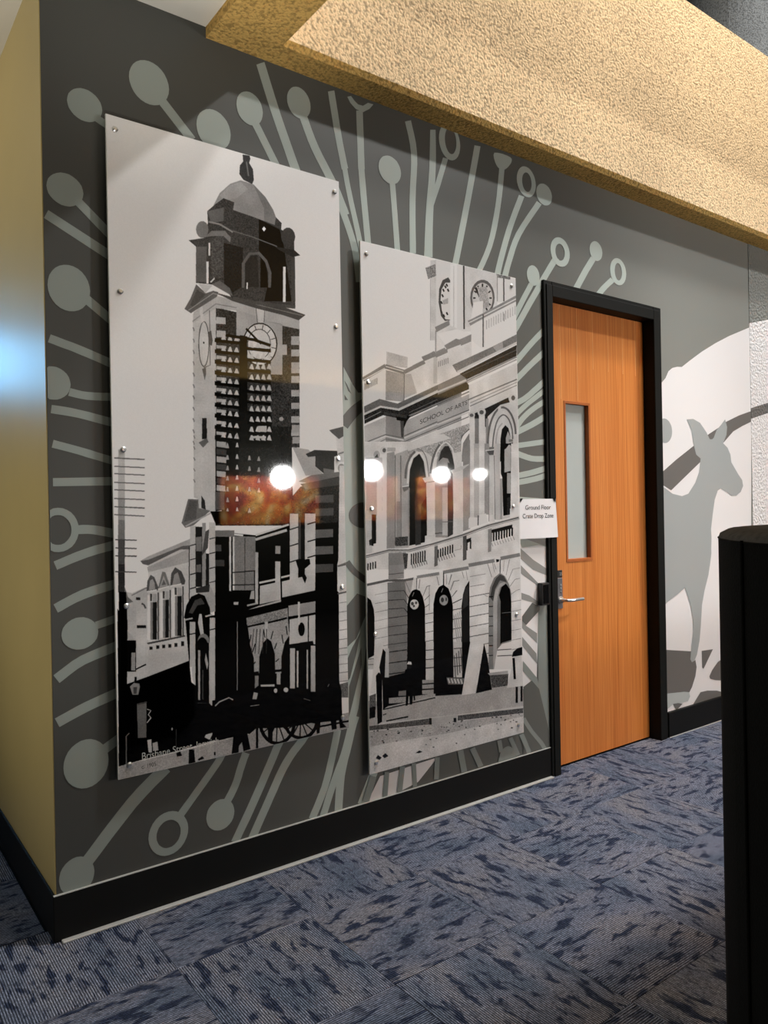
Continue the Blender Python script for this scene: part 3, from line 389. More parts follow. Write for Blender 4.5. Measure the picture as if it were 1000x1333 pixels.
["mural_stem","stem",1,[[3253,2026],[3232,2016],[3204,2003],[3171,1988],[3136,1972],[3095,1955],[3047,1936],[3002,1919],[2972,1907],[2992,1879],[3022,1891],[3067,1908],[3116,1927],[3159,1944],[3195,1960],[3230,1976],[3258,1989],[3278,1999]]],
["mural_stem","stem",1,[[3259,1883],[3239,1881],[3211,1877],[3178,1873],[3142,1868],[3100,1862],[3052,1856],[3008,1850],[2978,1846],[2983,1818],[3013,1822],[3057,1827],[3105,1834],[3147,1839],[3183,1844],[3216,1848],[3244,1851],[3264,1854]]],
["mural_stem","stem",1,[[3015,1783],[3026,1780],[3043,1775],[3063,1770],[3082,1766],[3098,1762],[3115,1759],[3134,1756],[3155,1755],[3182,1754],[3212,1755],[3240,1756],[3259,1757],[3259,1789],[3240,1788],[3213,1787],[3184,1786],[3161,1786],[3144,1787],[3129,1790],[3114,1792],[3098,1796],[3080,1800],[3061,1804],[3044,1809],[3032,1812]]],
["mural_stem","stem",1,[[3251,1735],[3227,1729],[3194,1722],[3157,1714],[3120,1706],[3081,1700],[3038,1693],[2999,1687],[2972,1684],[2980,1654],[3007,1657],[3046,1663],[3090,1669],[3130,1676],[3168,1683],[3207,1692],[3241,1699],[3264,1705]]],
["mural_stem","stem",1,[[3250,1694],[3230,1690],[3202,1683],[3169,1676],[3135,1670],[3094,1664],[3046,1657],[3002,1652],[2972,1648],[2979,1618],[3009,1622],[3053,1627],[3101,1633],[3144,1640],[3181,1646],[3215,1653],[3243,1660],[3263,1664]]],
["mural_shape","stem",1,[[3017,1563],[3137,1556],[3245,1550],[3245,1529],[3016,1530]]],
["mural_shape","white",1,[[3011,1382],[3256,1375],[3254,1066],[3174,919],[3150,566],[3104,522],[3003,518]]],
["mural_shape","mid",2,[[3082,1332],[3249,1326],[3252,1280]]],
["mural_shape","stem",2,[[3024,1334],[3082,1332],[3252,1282],[3252,1285],[3254,1280],[3184,1294],[3052,1285]]],
["mural_shape","mid",2,[[3034,1287],[3138,1216],[3253,1157],[3252,1120],[3136,1161],[3033,1230]]],
["mural_shape","mid",2,[[3035,1195],[3179,1082],[3167,1072],[3034,1150]]],
["mural_shape","mid",2,[[3031,1045],[3103,1022],[3176,980],[3175,960],[3128,982],[3033,1008]]],
["mural_shape","base",3,[[3042,914],[3124,982],[3183,954],[3182,934],[3072,863],[3041,890]]],
["mural_shape","mid",2,[[3041,890],[3075,858],[3159,809],[3158,753],[3040,852]]],
["mural_shape","mid",2,[[3039,804],[3151,698],[3155,641],[3038,757]]],
["mural_shape","stem2",2,[[3256,1375],[3285,1374],[3253,159],[3237,162],[3175,399],[3162,564],[3163,768],[3172,940],[3249,1118]]],
["mural_shape","stem2",3,[[3043,672],[3150,566],[3178,501],[3240,244],[3159,361],[3105,557],[3041,617]]],
["mural_shape","base",4,[[3041,532],[3108,557],[3166,501],[3212,352],[3250,222],[3248,162],[3030,144]]],
["mural_stem","stem2",5,[[3023,360],[3033,345],[3049,324],[3067,300],[3085,277],[3104,257],[3123,237],[3142,218],[3157,202],[3169,188],[3179,175],[3187,164],[3192,156],[3221,161],[3216,169],[3207,181],[3197,195],[3184,211],[3167,228],[3148,247],[3129,266],[3111,285],[3094,307],[3076,330],[3061,351],[3050,366]]],
["mural_stem","stem2",5,[[3012,274],[3019,261],[3028,243],[3038,224],[3046,208],[3051,194],[3054,181],[3057,170],[3059,162],[3087,159],[3085,167],[3083,179],[3079,193],[3073,209],[3065,226],[3055,246],[3045,264],[3038,277]]],
["mural_shape","white",1,[[1995,159],[2072,265],[2408,279],[2410,268],[2298,186],[2169,163]]],
["mural_stem","stem2",5,[[2002,157],[2050,266],[2014,283],[1966,175]]],
["mural_stem","stem2",5,[[2110,158],[2124,272],[2097,280],[2082,166]]],
["mural_stem","stem2",5,[[2197,158],[2218,279],[2187,289],[2166,168]]],
["mural_stem","stem2",5,[[2290,164],[2285,281],[2258,286],[2263,169]]],
["mural_stem","stem2",5,[[2427,170],[2436,277],[2405,285],[2396,178]]],
["mural_stem","stem2",5,[[2618,166],[2594,283],[2554,286],[2578,169]]],
["mural_stem","stem2",5,[[2732,173],[2674,280],[2638,275],[2696,169]]],
["mural_stem","stem2",5,[[2879,213],[2866,279],[2834,282],[2847,216]]],
["mural_stem","stem2",5,[[3006,174],[2948,279],[2917,275],[2975,170]]],
["mural_stem","stem2",5,[[3093,172],[3033,282],[3001,278],[3061,169]]],
["mural_dot","stem2",5,[[2975,148],[2973,168],[2968,187],[2960,203],[2949,218],[2936,228],[2921,235],[2906,237],[2891,235],[2876,228],[2863,218],[2852,203],[2844,187],[2839,168],[2837,148],[2839,128],[2844,109],[2852,93],[2863,78],[2876,68],[2891,61],[2906,59],[2921,61],[2936,68],[2949,78],[2960,93],[2968,109],[2973,128]]],
["mural_shape","white",1,[[4351,2284],[4386,2297],[4428,2329],[4463,2377],[4508,2403],[4565,2416],[4618,2420],[4718,2474],[4864,2549],[5040,2628],[5224,2701],[5539,2809],[5431,-316],[4278,-79]]],
["mural_shape","base2",2,[[4344,1702],[4535,1802],[4735,1896],[4934,1988],[5072,2043],[5164,2086],[5339,2141],[5523,2186],[5521,2109],[5377,2065],[5254,2021],[5120,1935],[4815,1789],[4468,1598],[4374,1633]]],
["mural_dot","roo",2,[[4491,1985],[4489,2003],[4483,2020],[4472,2035],[4459,2048],[4443,2057],[4425,2063],[4406,2065],[4387,2063],[4369,2057],[4353,2048],[4340,2035],[4329,2020],[4323,2003],[4321,1985],[4323,1967],[4329,1950],[4340,1935],[4353,1922],[4369,1913],[4387,1907],[4406,1905],[4425,1907],[4443,1913],[4459,1922],[4472,1935],[4483,1950],[4489,1967]]],
["mural_shape","roo",3,[[4331,1633],[4395,1614],[4483,1576],[4591,1560],[4666,1576],[4750,1648],[4801,1722],[4823,1816],[4769,1841],[4735,1920],[4721,1998],[4663,2074],[4741,2081],[4824,2059],[4900,2000],[4943,1952],[4973,1953],[4993,1964],[5033,2020],[5098,2065],[5146,2102],[5171,2048],[5161,1992],[5115,1932],[5171,1902],[5209,1854],[5220,1799],[5311,1716],[5364,1674],[5376,1632],[5342,1589],[5279,1561],[5212,1561],[5147,1589],[5071,1612],[5032,1596],[4992,1534],[4964,1439],[4935,1318],[4937,1165],[4914,1075],[4315,1110]]],
["mural_shape","roo",4,[[4344,1353],[4937,1336],[4941,1271],[4931,1142],[4893,1016],[4841,913],[4807,820],[4789,684],[4769,581],[4735,490],[4702,452],[4674,446],[4656,469],[4665,530],[4695,652],[4692,736],[4667,833],[4606,950],[4524,917],[4402,874],[4363,850],[4328,823]]],
["mural_shape","base2",3,[[4320,575],[4371,567],[4667,520],[4656,469],[4674,446],[4715,456],[4729,407],[4712,346],[4668,279],[4634,248],[4311,289]]],
["mural_shape","base2",3,[[4795,507],[4935,501],[4814,382],[4797,392]]],
["mural_shape","base2",3,[[4884,321],[4921,359],[4992,403],[5126,440],[5120,254],[4958,284],[4895,303]]],
["mural_shape","stem3",3,[[4311,289],[4576,263],[4634,251],[4644,221],[4619,194],[4519,195],[4469,188],[4439,201],[4307,155]]],
["mural_shape","base2",3,[[4444,204],[4501,201],[4555,188],[4482,155],[4468,173]]],
["mural_shape","base2",3,[[4655,146],[4771,230],[4857,227],[4976,208],[5117,166],[5114,101]]]]
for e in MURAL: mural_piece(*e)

tag(box('wall_left', WL+.0005, WL+.14, T, 7.0, 0, 3.46, M['passage']), 'ochre wall of the side passage running back from the mural corner', kind='structure')
# ochre return face of the mural wall's end
bm = bmesh.new(); add_box(bm, WL-.004, WL, .002, 7.0, 0, 3.457)
tag(bm_obj('wall_end', bm, M['passage']), 'ochre painted end face of the mural wall', kind='structure')
bb = 0.163
bm = bmesh.new(); add_box(bm, WL-.012, DX0-.064, -.011, 0, 0.002, bb, .002); add_box(bm, DX1+.083, WR+.6, -.024, 0, 0.002, bb, .002)
tag(bm_obj('baseboard_back', bm, M['black_trim']), 'black baseboard along the mural wall', kind='structure')
tag(box('baseboard_left', WL-.014, WL-.004, -.010, 7.0, 0.002, bb, M['black_trim'], bev=.002), 'black baseboard along the ochre passage wall', kind='structure')
tag(box('baseboard_highlight', WL-.012, DX0-.064, -.0116, 0, bb, bb+.002, M['metal_strip']), 'thin pale strip painted as the edge highlight on top of the black baseboard', kind='structure')  # sliver added to carry the highlight on the baseboard edge
tag(box('trim_1', WL+.01, DX0-.066, -.034, -.011, 0.0, .0075, M['metal_strip'], bev=.002), 'pale grey strip along the foot of the black baseboard', kind='structure')
tag(box('trim_2', DX1+.085, WR-.2, -.026, -.011, 0.0, .006, M['metal_strip'], bev=.002), 'pale grey strip at the baseboard right of the door', kind='structure')
# floor: a slab under single carpet tiles
floor = tag(box('floor', -4, 12, -7, 7, -.06, -.008, M['dark']), 'floor of blue grey carpet tiles laid quarter turn', kind='structure')
TS = 0.513
def tile_mesh(w, h):
    b = bmesh.new(); add_box(b, -w/2, w/2, -h/2, h/2, -.008, 0, .0016)
    bmesh.ops.recalc_face_normals(b, faces=b.faces)
    me = bpy.data.meshes.new('carpet_tile'); b.to_mesh(me); b.free(); me.materials.append(M['carpet']); return me
full = tile_mesh(TS-.0008, TS-.0008); cache = {}
rnd = random.Random(3)
for i in range(-4, 10):
    for j in range(-5, 4):
        x0 = .924 + TS*i; x1 = x0 + TS; y0 = -.421 + TS*j; y1 = y0 + TS
        if x1 > WL-.02 and y1 > -.03:
            if x0 > WL-.05: y1 = min(y1, -.011 if not (x1 > DX0 and x0 < DX1) else .09)
            elif j == 0: pass
            else: x1 = WL-.02
        if y1-y0 < .05 or x1-x0 < .05: continue
        if j > 0 and x0 > WL-.05: continue
        turn = (i + j) % 2
        w, h = x1-x0-.0008, y1-y0-.0008
        if abs(w-h) < .001 and abs(w-TS) < .002: me = full
        else:
            key = (round(w, 3), round(h, 3), turn)
            if key not in cache: cache[key] = tile_mesh(h, w) if turn else tile_mesh(w, h)
            me = cache[key]
        o = link('carpet_tile', me, None, floor, ((x0+x1)/2, (y0+y1)/2, rnd.uniform(-.0006, .0006)))
        o.rotation_euler = (0, 0, (PI/2 if turn else 0) + (PI if rnd.random() < .5 else 0))

# ceilings and the beams overhead
tag(box('ceiling', -4, 1.275, -7, 7, 3.457, 3.56, M['white_paint']), 'white ceiling left of the stucco beam', kind='structure')
tag(box('beam', 1.275, 1.553, -7, 0.0, 3.413, 3.70, M['ochre']), 'ochre stucco beam running out over the room', kind='structure')
bm = bmesh.new()
prof = [(0.0, 3.413), (-.130, 3.413), (-.145, 3.438), (-.145, 4.172), (-.138, 4.180), (-.138, 4.745), (.06, 4.745), (.06, 3.46), (0, 3.46)]
def extr(bm, prof, x0, x1):
    a = [bm.verts.new((x0, y, z)) for y, z in prof]; b = [bm.verts.new((x1, y, z)) for y, z in prof]
    bm.faces.new(a); bm.faces.new(b[::-1]); n = len(prof); f = []
    for i in range(n): f.append(bm.faces.new((a[i], b[i], b[(i+1) % n], a[(i+1) % n])))
    return f
fs = extr(bm, prof, 1.5530, 9.5)
fs[0].material_index = 1; fs[1].material_index = 1
o = bm_obj('balustrade', bm, M['cream']); o.data.materials.append(M['ochre'])
tag(o, 'cream stucco balustrade of the upper floor above the mural', kind='structure')
tag(box('upper_floor', 1.56, 13, 0.06, 3.2, 3.47, 3.7, M['white_paint']), 'upper floor slab behind the balustrade', kind='structure')
tag(box('wall_upper', 1.0, 16, 3.2, 3.3, 3.5, 12, M['dark_wall']), 'dark wall at the back of the upper floor', kind='structure')
bm = bmesh.new(); lathe(bm, [(.56, 3.70), (.56, 11)], 40, (9.22, 2.0)); 
tag(bm_obj('column_upper', bm, M['grey_stucco'], smooth=False), 'grey stucco column rising behind the balustrade', kind='structure')
wf = tag(box('window_1', 10.4, 14, 3.12, 3.2, 7.55, 7.75, M['white_paint'], bev=.01), 'window with a white sill beyond the upper column', kind='structure')
box('window_pane', 10.45, 14, 3.15, 3.19, 5.9, 7.5, plain('blue_grey_glass', srgb(120, 140, 150), .15, .5, noise=.02), wf)
box('window_frame', 10.4, 14, 3.13, 3.2, 5.8, 5.9, M['white_paint'], wf)
# painted column where the mural ends
o = box('column', 5.5062, 7.2, -.004, .5, 0, 3.46, column_paint(), bev=.0006)
tag(o, 'rough stucco pier that the mural runs across', kind='structure')
# room behind the camera, seen only in the glossy panels
tag(box('mezzanine', 1.553, 14, -7.1, -1.48, 3.415, 3.47, M['ochre']), 'edge of the upper floor overhead on the camera side', kind='structure')
tag(box('wall_opposite', 3.4, 14, -7.1, -7.0, 0, 3.4, M['dark_wall']), 'dark wall behind the camera with lit pictures', kind='structure')

# ------------------------------------------------------------------ door
door = tag(empty('door_1', (DX0, 0, 0)), 'orange timber door in a black frame with narrow window', kind='structure')
def D(name, *a, **k):
    o = box(name, *a, **k); return o
def under(o, p):
    o.parent = p; o.matrix_parent_inverse = p.matrix_world.inverted() if p.name != door.name else Matrix.Translation((-DX0, 0, 0)); return o
FX0, FX1, FZ = DX0-.062, DX1+.080, 2.770
bm = bmesh.new()
# left and right posts, head: face plates plus the jambs that line the opening
add_box(bm, FX0, DX0+.006, -.017, 0.004, 0.0, FZ, .003); add_box(bm, DX1-.004, FX1, -.017, 0.004, 0.0, FZ, .003); add_box(bm, DX0+.0065, DX1-.0045, -.017, 0.004, DZ-.006, FZ, .002)
add_box(bm, FX0+.018, DX0+.006, -.023, -.015, 0.0, FZ-.022, .002); add_box(bm, DX1-.004, FX1-.022, -.023, -.015, 0.0, FZ-.022, .002); add_box(bm, DX0+.0065, DX1-.0045, -.023, -.015, DZ-.006, FZ-.022, .002)
add_box(bm, DX0-.01, DX0+.004, 0, T, 0, DZ+.01); add_box(bm, DX1-.004, DX1+.01, 0, T, 0, DZ+.01); add_box(bm, DX0-.01, DX1+.01, 0, T, DZ-.004, DZ+.01)
add_box(bm, DX0+.004, DX0+.02, .11, .135, 0, DZ); add_box(bm, DX1-.02, DX1-.004, .11, .135, 0, DZ); add_box(bm, DX0, DX1, .11, .135, DZ-.02, DZ)
frame = under(bm_obj('door_frame', bm, M['black_frame']), door)
LX0, LX1, LY0, LY1, LZ0, LZ1 = DX0+.006, DX1-.006, .062, .106, .010, DZ-.008
VX0, VX1, VZ0, VZ1 = 3.503, 3.718, 1.190, 2.112
leaf = bmesh.new()
add_box(leaf, LX0, VX0, LY0, LY1, LZ0, LZ1); add_box(leaf, VX1, LX1, LY0, LY1, LZ0, LZ1)
add_box(leaf, VX0, VX1, LY0, LY1, LZ0, VZ0); add_box(leaf, VX0, VX1, LY0, LY1, VZ1, LZ1)
leaf = under(bm_obj('door_leaf', leaf, M['wood']), door)
def leaf_part(name, bm, mat): return under(bm_obj(name, bm, mat), leaf)
under(box('window_pane', VX0, VX1, LY0+.026, LY0+.032, VZ0, VZ1, plain('frosted_pane', srgb(176, 184, 182), .25, .5, noise=.05, nscale=2)), leaf)
bm = bmesh.new()
for a in ((VX0-.012, VX0+.004, VZ0-.012, VZ1+.012), (VX1-.004, VX1+.012, VZ0-.012, VZ1+.012)): add_box(bm, a[0], a[1], LY0-.003, LY0+.026, a[2], a[3], .001)
add_box(bm, VX0, VX1, LY0-.003, LY0+.026, VZ1-.004, VZ1+.012, .001); add_box(bm, VX0, VX1, LY0-.003, LY0+.026, VZ0-.012, VZ0+.006, .001)
leaf_part('glazing_bead', bm, M['wood_edge'])
for k, x in enumerate((3.468, 3.620, 3.768, 3.916, 4.062, 4.196)):
    bm = bmesh.new(); add_box(bm, x-.0014, x+.0014, LY0-.0008, LY0+.002, 2.33 if k > 1 else VZ1+.02, LZ1-.002); leaf_part('veneer_seam', bm, M['seam'])
bm = bmesh.new(); add_box(bm, 3.392, 3.449, LY0-.006, LY0+.002, .915, 1.092, .002)
plate = leaf_part('lock_plate', bm, M['plate'])
bm = bmesh.new()
for zz in (1.052, 1.032, 1.012): add_box(bm, 3.424, 3.436, LY0-.009, LY0-.004, zz-.006, zz+.006, .001)
leaf_part('keypad_button', bm, M['chrome'])
bm = bmesh.new(); hx, hz = 3.428, .965
add_cyl(bm, (hx, LY0-.004, hz), (hx, LY0-.012, hz), .021, n=24); 
add_tube(bm, [(hx, LY0-.010, hz), (hx, LY0-.040, hz), (hx+.004, LY0-.054, hz), (hx+.016, LY0-.062, hz), (hx+.05, LY0-.064, hz), (hx+.135, LY0-.060, hz)], .0095, 14)
leaf_part('lever_handle', bm, M['chrome'])
bm = bmesh.new(); add_box(bm, 3.392, 3.449, LY0-.004, LY0+.002, 1.094, 1.137, .001); num = leaf_part('number_plate', bm, M['black_plastic'])
under(words('numerals', '25', 3.4365, LY0-.0045, 1.107, .017, M['white_ink']), leaf)
tag(box('floor_threshold', DX0, DX1, .06, T+.3, -.006, .001, M['dark']), 'dark gap under the door', kind='structure')
tag(box('wall_behind_door', DX0-.2, DX1+.2, T+.25, T+.3, 0, 2.9, M['dark']), 'dark lobby wall behind the door', kind='structure')

# ------------------------------------------------------------------ things on the wall
cr_ = tag(empty('card_reader', (3.203, 0, 1.025)), 'small black card reader on the mural left of the door frame', 'card reader')
def on(o, p):
    o.parent = p; o.matrix_parent_inverse = Matrix.Translation(-p.location); return o
on(box('reader_body', 3.170, 3.232, -.034, -.001, .962, 1.086, M['black_plastic'], bev=.005, seg=2), cr_)
on(box('reader_face', 3.179, 3.223, -.0365, -.033, .972, 1.076, plain('reader_gloss', srgb(14, 14, 15), .15, .5, noise=.02), bev=.001), cr_)

sg = tag(empty('paper_sign', (3.18, -.024, 1.44)), 'white paper notice taped across the mural and black door frame', 'sign')
bm = bmesh.new(); nx, nz = 14, 10
SX0, SX1, SZ0, SZ1 = 3.010, 3.304, 1.334, 1.549
vs = [[None]*(nz+1) for _ in range(nx+1)]
def sign_y(f, g): return -.0255 - .004*math.sin(f*PI)*(1-g) - .003*(1-g)*f
for i in range(nx+1):
    for j in range(nz+1):
        f, g = i/nx, j/nz
        vs[i][j] = bm.verts.new((SX0+(SX1-SX0)*f + .012*(1-g)*(f*.9+.1), sign_y(f, g), SZ0+(SZ1-SZ0)*g))
for i in range(nx):
    for j in range(nz): bm.faces.new((vs[i][j], vs[i+1][j], vs[i+1][j+1], vs[i][j+1]))
bmesh.ops.recalc_face_normals(bm, faces=bm.faces)
bmesh.ops.solidify(bm, geom=list(bm.faces), thickness=.0006)
on(bm_obj('paper_sheet', bm, M['paper']), sg)
for txt, z, w in (('Ground Floor', 1.491, .204), ('Crate Drop Zone', 1.445, .246)):
    t = on(words('lettering', txt, 3.158, 0, z, .0245, M['ink'], width=w), sg)
    for v in t.data.vertices: v.co.y = sign_y((v.co.x-SX0)/(SX1-SX0), (v.co.z-SZ0)/(SZ1-SZ0)) - .0009
for x, dx in ((SX0+.004, 1), (SX1-.004, -1)):
    bm = bmesh.new(); bm.faces.new([bm.verts.new(q) for q in ((x, -.0285, SZ1+.003), (x+dx*.026, -.0285, SZ1+.003), (x, -.0285, SZ1-.020))])
    bmesh.ops.solidify(bm, geom=list(bm.faces), thickness=.0004)
    on(bm_obj('tape', bm, M['tape']), sg)

# ------------------------------------------------------------------ the two photo panels
def unpack(a): return np.array(a, float).reshape(-1, 2)
def paint(w, h, sky, ops, seed):
    im = np.empty((h, w), np.float32); im[:] = sky
    g = np.random.RandomState(seed)
    low = g.rand(h//6+2, w//6+2).astype(np.float32); low = np.kron(low, np.ones((6, 6), np.float32))[:h, :w]
    fin = g.rand(h//3+2, w//3+2).astype(np.float32); fin = np.kron(fin, np.ones((3, 3), np.float32))[:h, :w]
    grain = (low*.35 + fin*.65 - .5)*2
    for tone, nz, flat in ops:
        P = unpack(flat); x0, y0 = np.floor(P.min(0)).astype(int); x1, y1 = np.ceil(P.max(0)).astype(int) + 1
        x0, y0, x1, y1 = max(x0, 0), max(y0, 0), min(x1, w), min(y1, h)
        if x1 <= x0 or y1 <= y0: continue
        X = np.arange(x0, x1) + .5; Y = np.arange(y0, y1) + .5
        m = np.zeros((len(Y), len(X)), bool); n = len(P)
        for k in range(n):
            (ax, ay), (bx, by) = P[k], P[(k+1) % n]
            if ay == by: continue
            rows = np.nonzero((Y >= min(ay, by)) & (Y < max(ay, by)))[0]
            if len(rows) == 0: continue
            xi = ax + (Y[rows]-ay)*(bx-ax)/(by-ay)
            m[rows[0]:rows[-1]+1] ^= X[None, :] < xi[:, None]
        reg = im[y0:y1, x0:x1]
        reg[m] = tone + (grain[y0:y1, x0:x1][m]*nz if nz else 0)
    # soften like an enlarged old photograph
    for _ in range(2):
        p = np.pad(im, 1, 'edge'); im = (p[:-2, 1:-1] + p[2:, 1:-1] + 2*im + p[1:-1, :-2] + p[1:-1, 2:])/6
    fl = g.rand(h//40+2, w//40+2).astype(np.float32); fl = np.kron(fl, np.ones((40, 40), np.float32))
    for _ in range(3):
        q = np.pad(fl, 12, 'edge'); fl = (q[:-24, 12:-12] + q[24:, 12:-12] + q[12:-12, :-24] + q[12:-12, 24:])/4
    im = im*(1 + (fl[:h, :w]-.5)*.16*(im < 195)) + grain*(2.2 + 5*((im > 30) & (im < 195)))
    return np.clip(im, 0, 255)
def photo_panel(name, label, x0, z0, w, h, sky, ops, bolts, seed, tint, gain):
    t = tag(empty(name, (x0, 0, z0)), label, 'photo panel', 'glossy photo panels on the mural wall')
    yb, yf = -.026, -.035
    on(box('acrylic_sheet', x0, x0+w, yf, yb, z0, z0+h, M['acrylic_edge'], bev=.0012), t)
    W, H = int(round(w*1000)), int(round(h*1000))
    im = paint(W, H, sky, ops, seed)
    lin = (np.clip(im, 0, 255)/255.0)**2.2*gain
    px = np.ones((H, W, 4), np.float32)
    for c in range(3): px[:, :, c] = np.clip(lin*tint[c], 0, 1)
    img = bpy.data.images.new(name + '_print', W, H, float_buffer=True); img.colorspace_settings.name = 'Linear Rec.709'
    img.pixels.foreach_set(px[::-1].ravel()); img.update()
    m, N, L, B = nt(name + '_print'); B.inputs['Roughness'].default_value = .035; B.inputs['Specular IOR Level'].default_value = .5; B.inputs['IOR'].default_value = 1.49
    ti = N.new('ShaderNodeTexImage'); ti.image = img; ti.extension = 'EXTEND'; tc = N.new('ShaderNodeTexCoord'); L.new(tc.outputs['UV'], ti.inputs['Vector']); L.new(ti.outputs['Color'], B.inputs['Base Color'])
    me = bpy.data.meshes.new('photo_print'); g = .0014
    me.from_pydata([(x0+g, yf-.0004, z0+g), (x0+w-g, yf-.0004, z0+g), (x0+w-g, yf-.0004, z0+h-g), (x0+g, yf-.0004, z0+h-g)], [], [(0, 1, 2, 3)])
    uv = me.uv_layers.new(name='UVMap')
    for l, q in zip(uv.data, ((g/w, g/h), (1-g/w, g/h), (1-g/w, 1-g/h), (g/w, 1-g/h))): l.uv = q
    on(link('photo_print', me, m), t)
    for bx, bz in bolts:
        bm = bmesh.new(); X, Z = bx, bz
        add_cyl(bm, (X, yf-.0005, Z), (X, yf-.004, Z), .0105, n=20); add_cyl(bm, (X, yf-.004, Z), (X, yf-.0075, Z), .0105, .006, n=20)
        add_cyl(bm, (X, -.0058, Z), (X, yb, Z), .007, n=14)
        on(bm_obj('standoff_bolt', bm, M['chrome']), t)
    return t
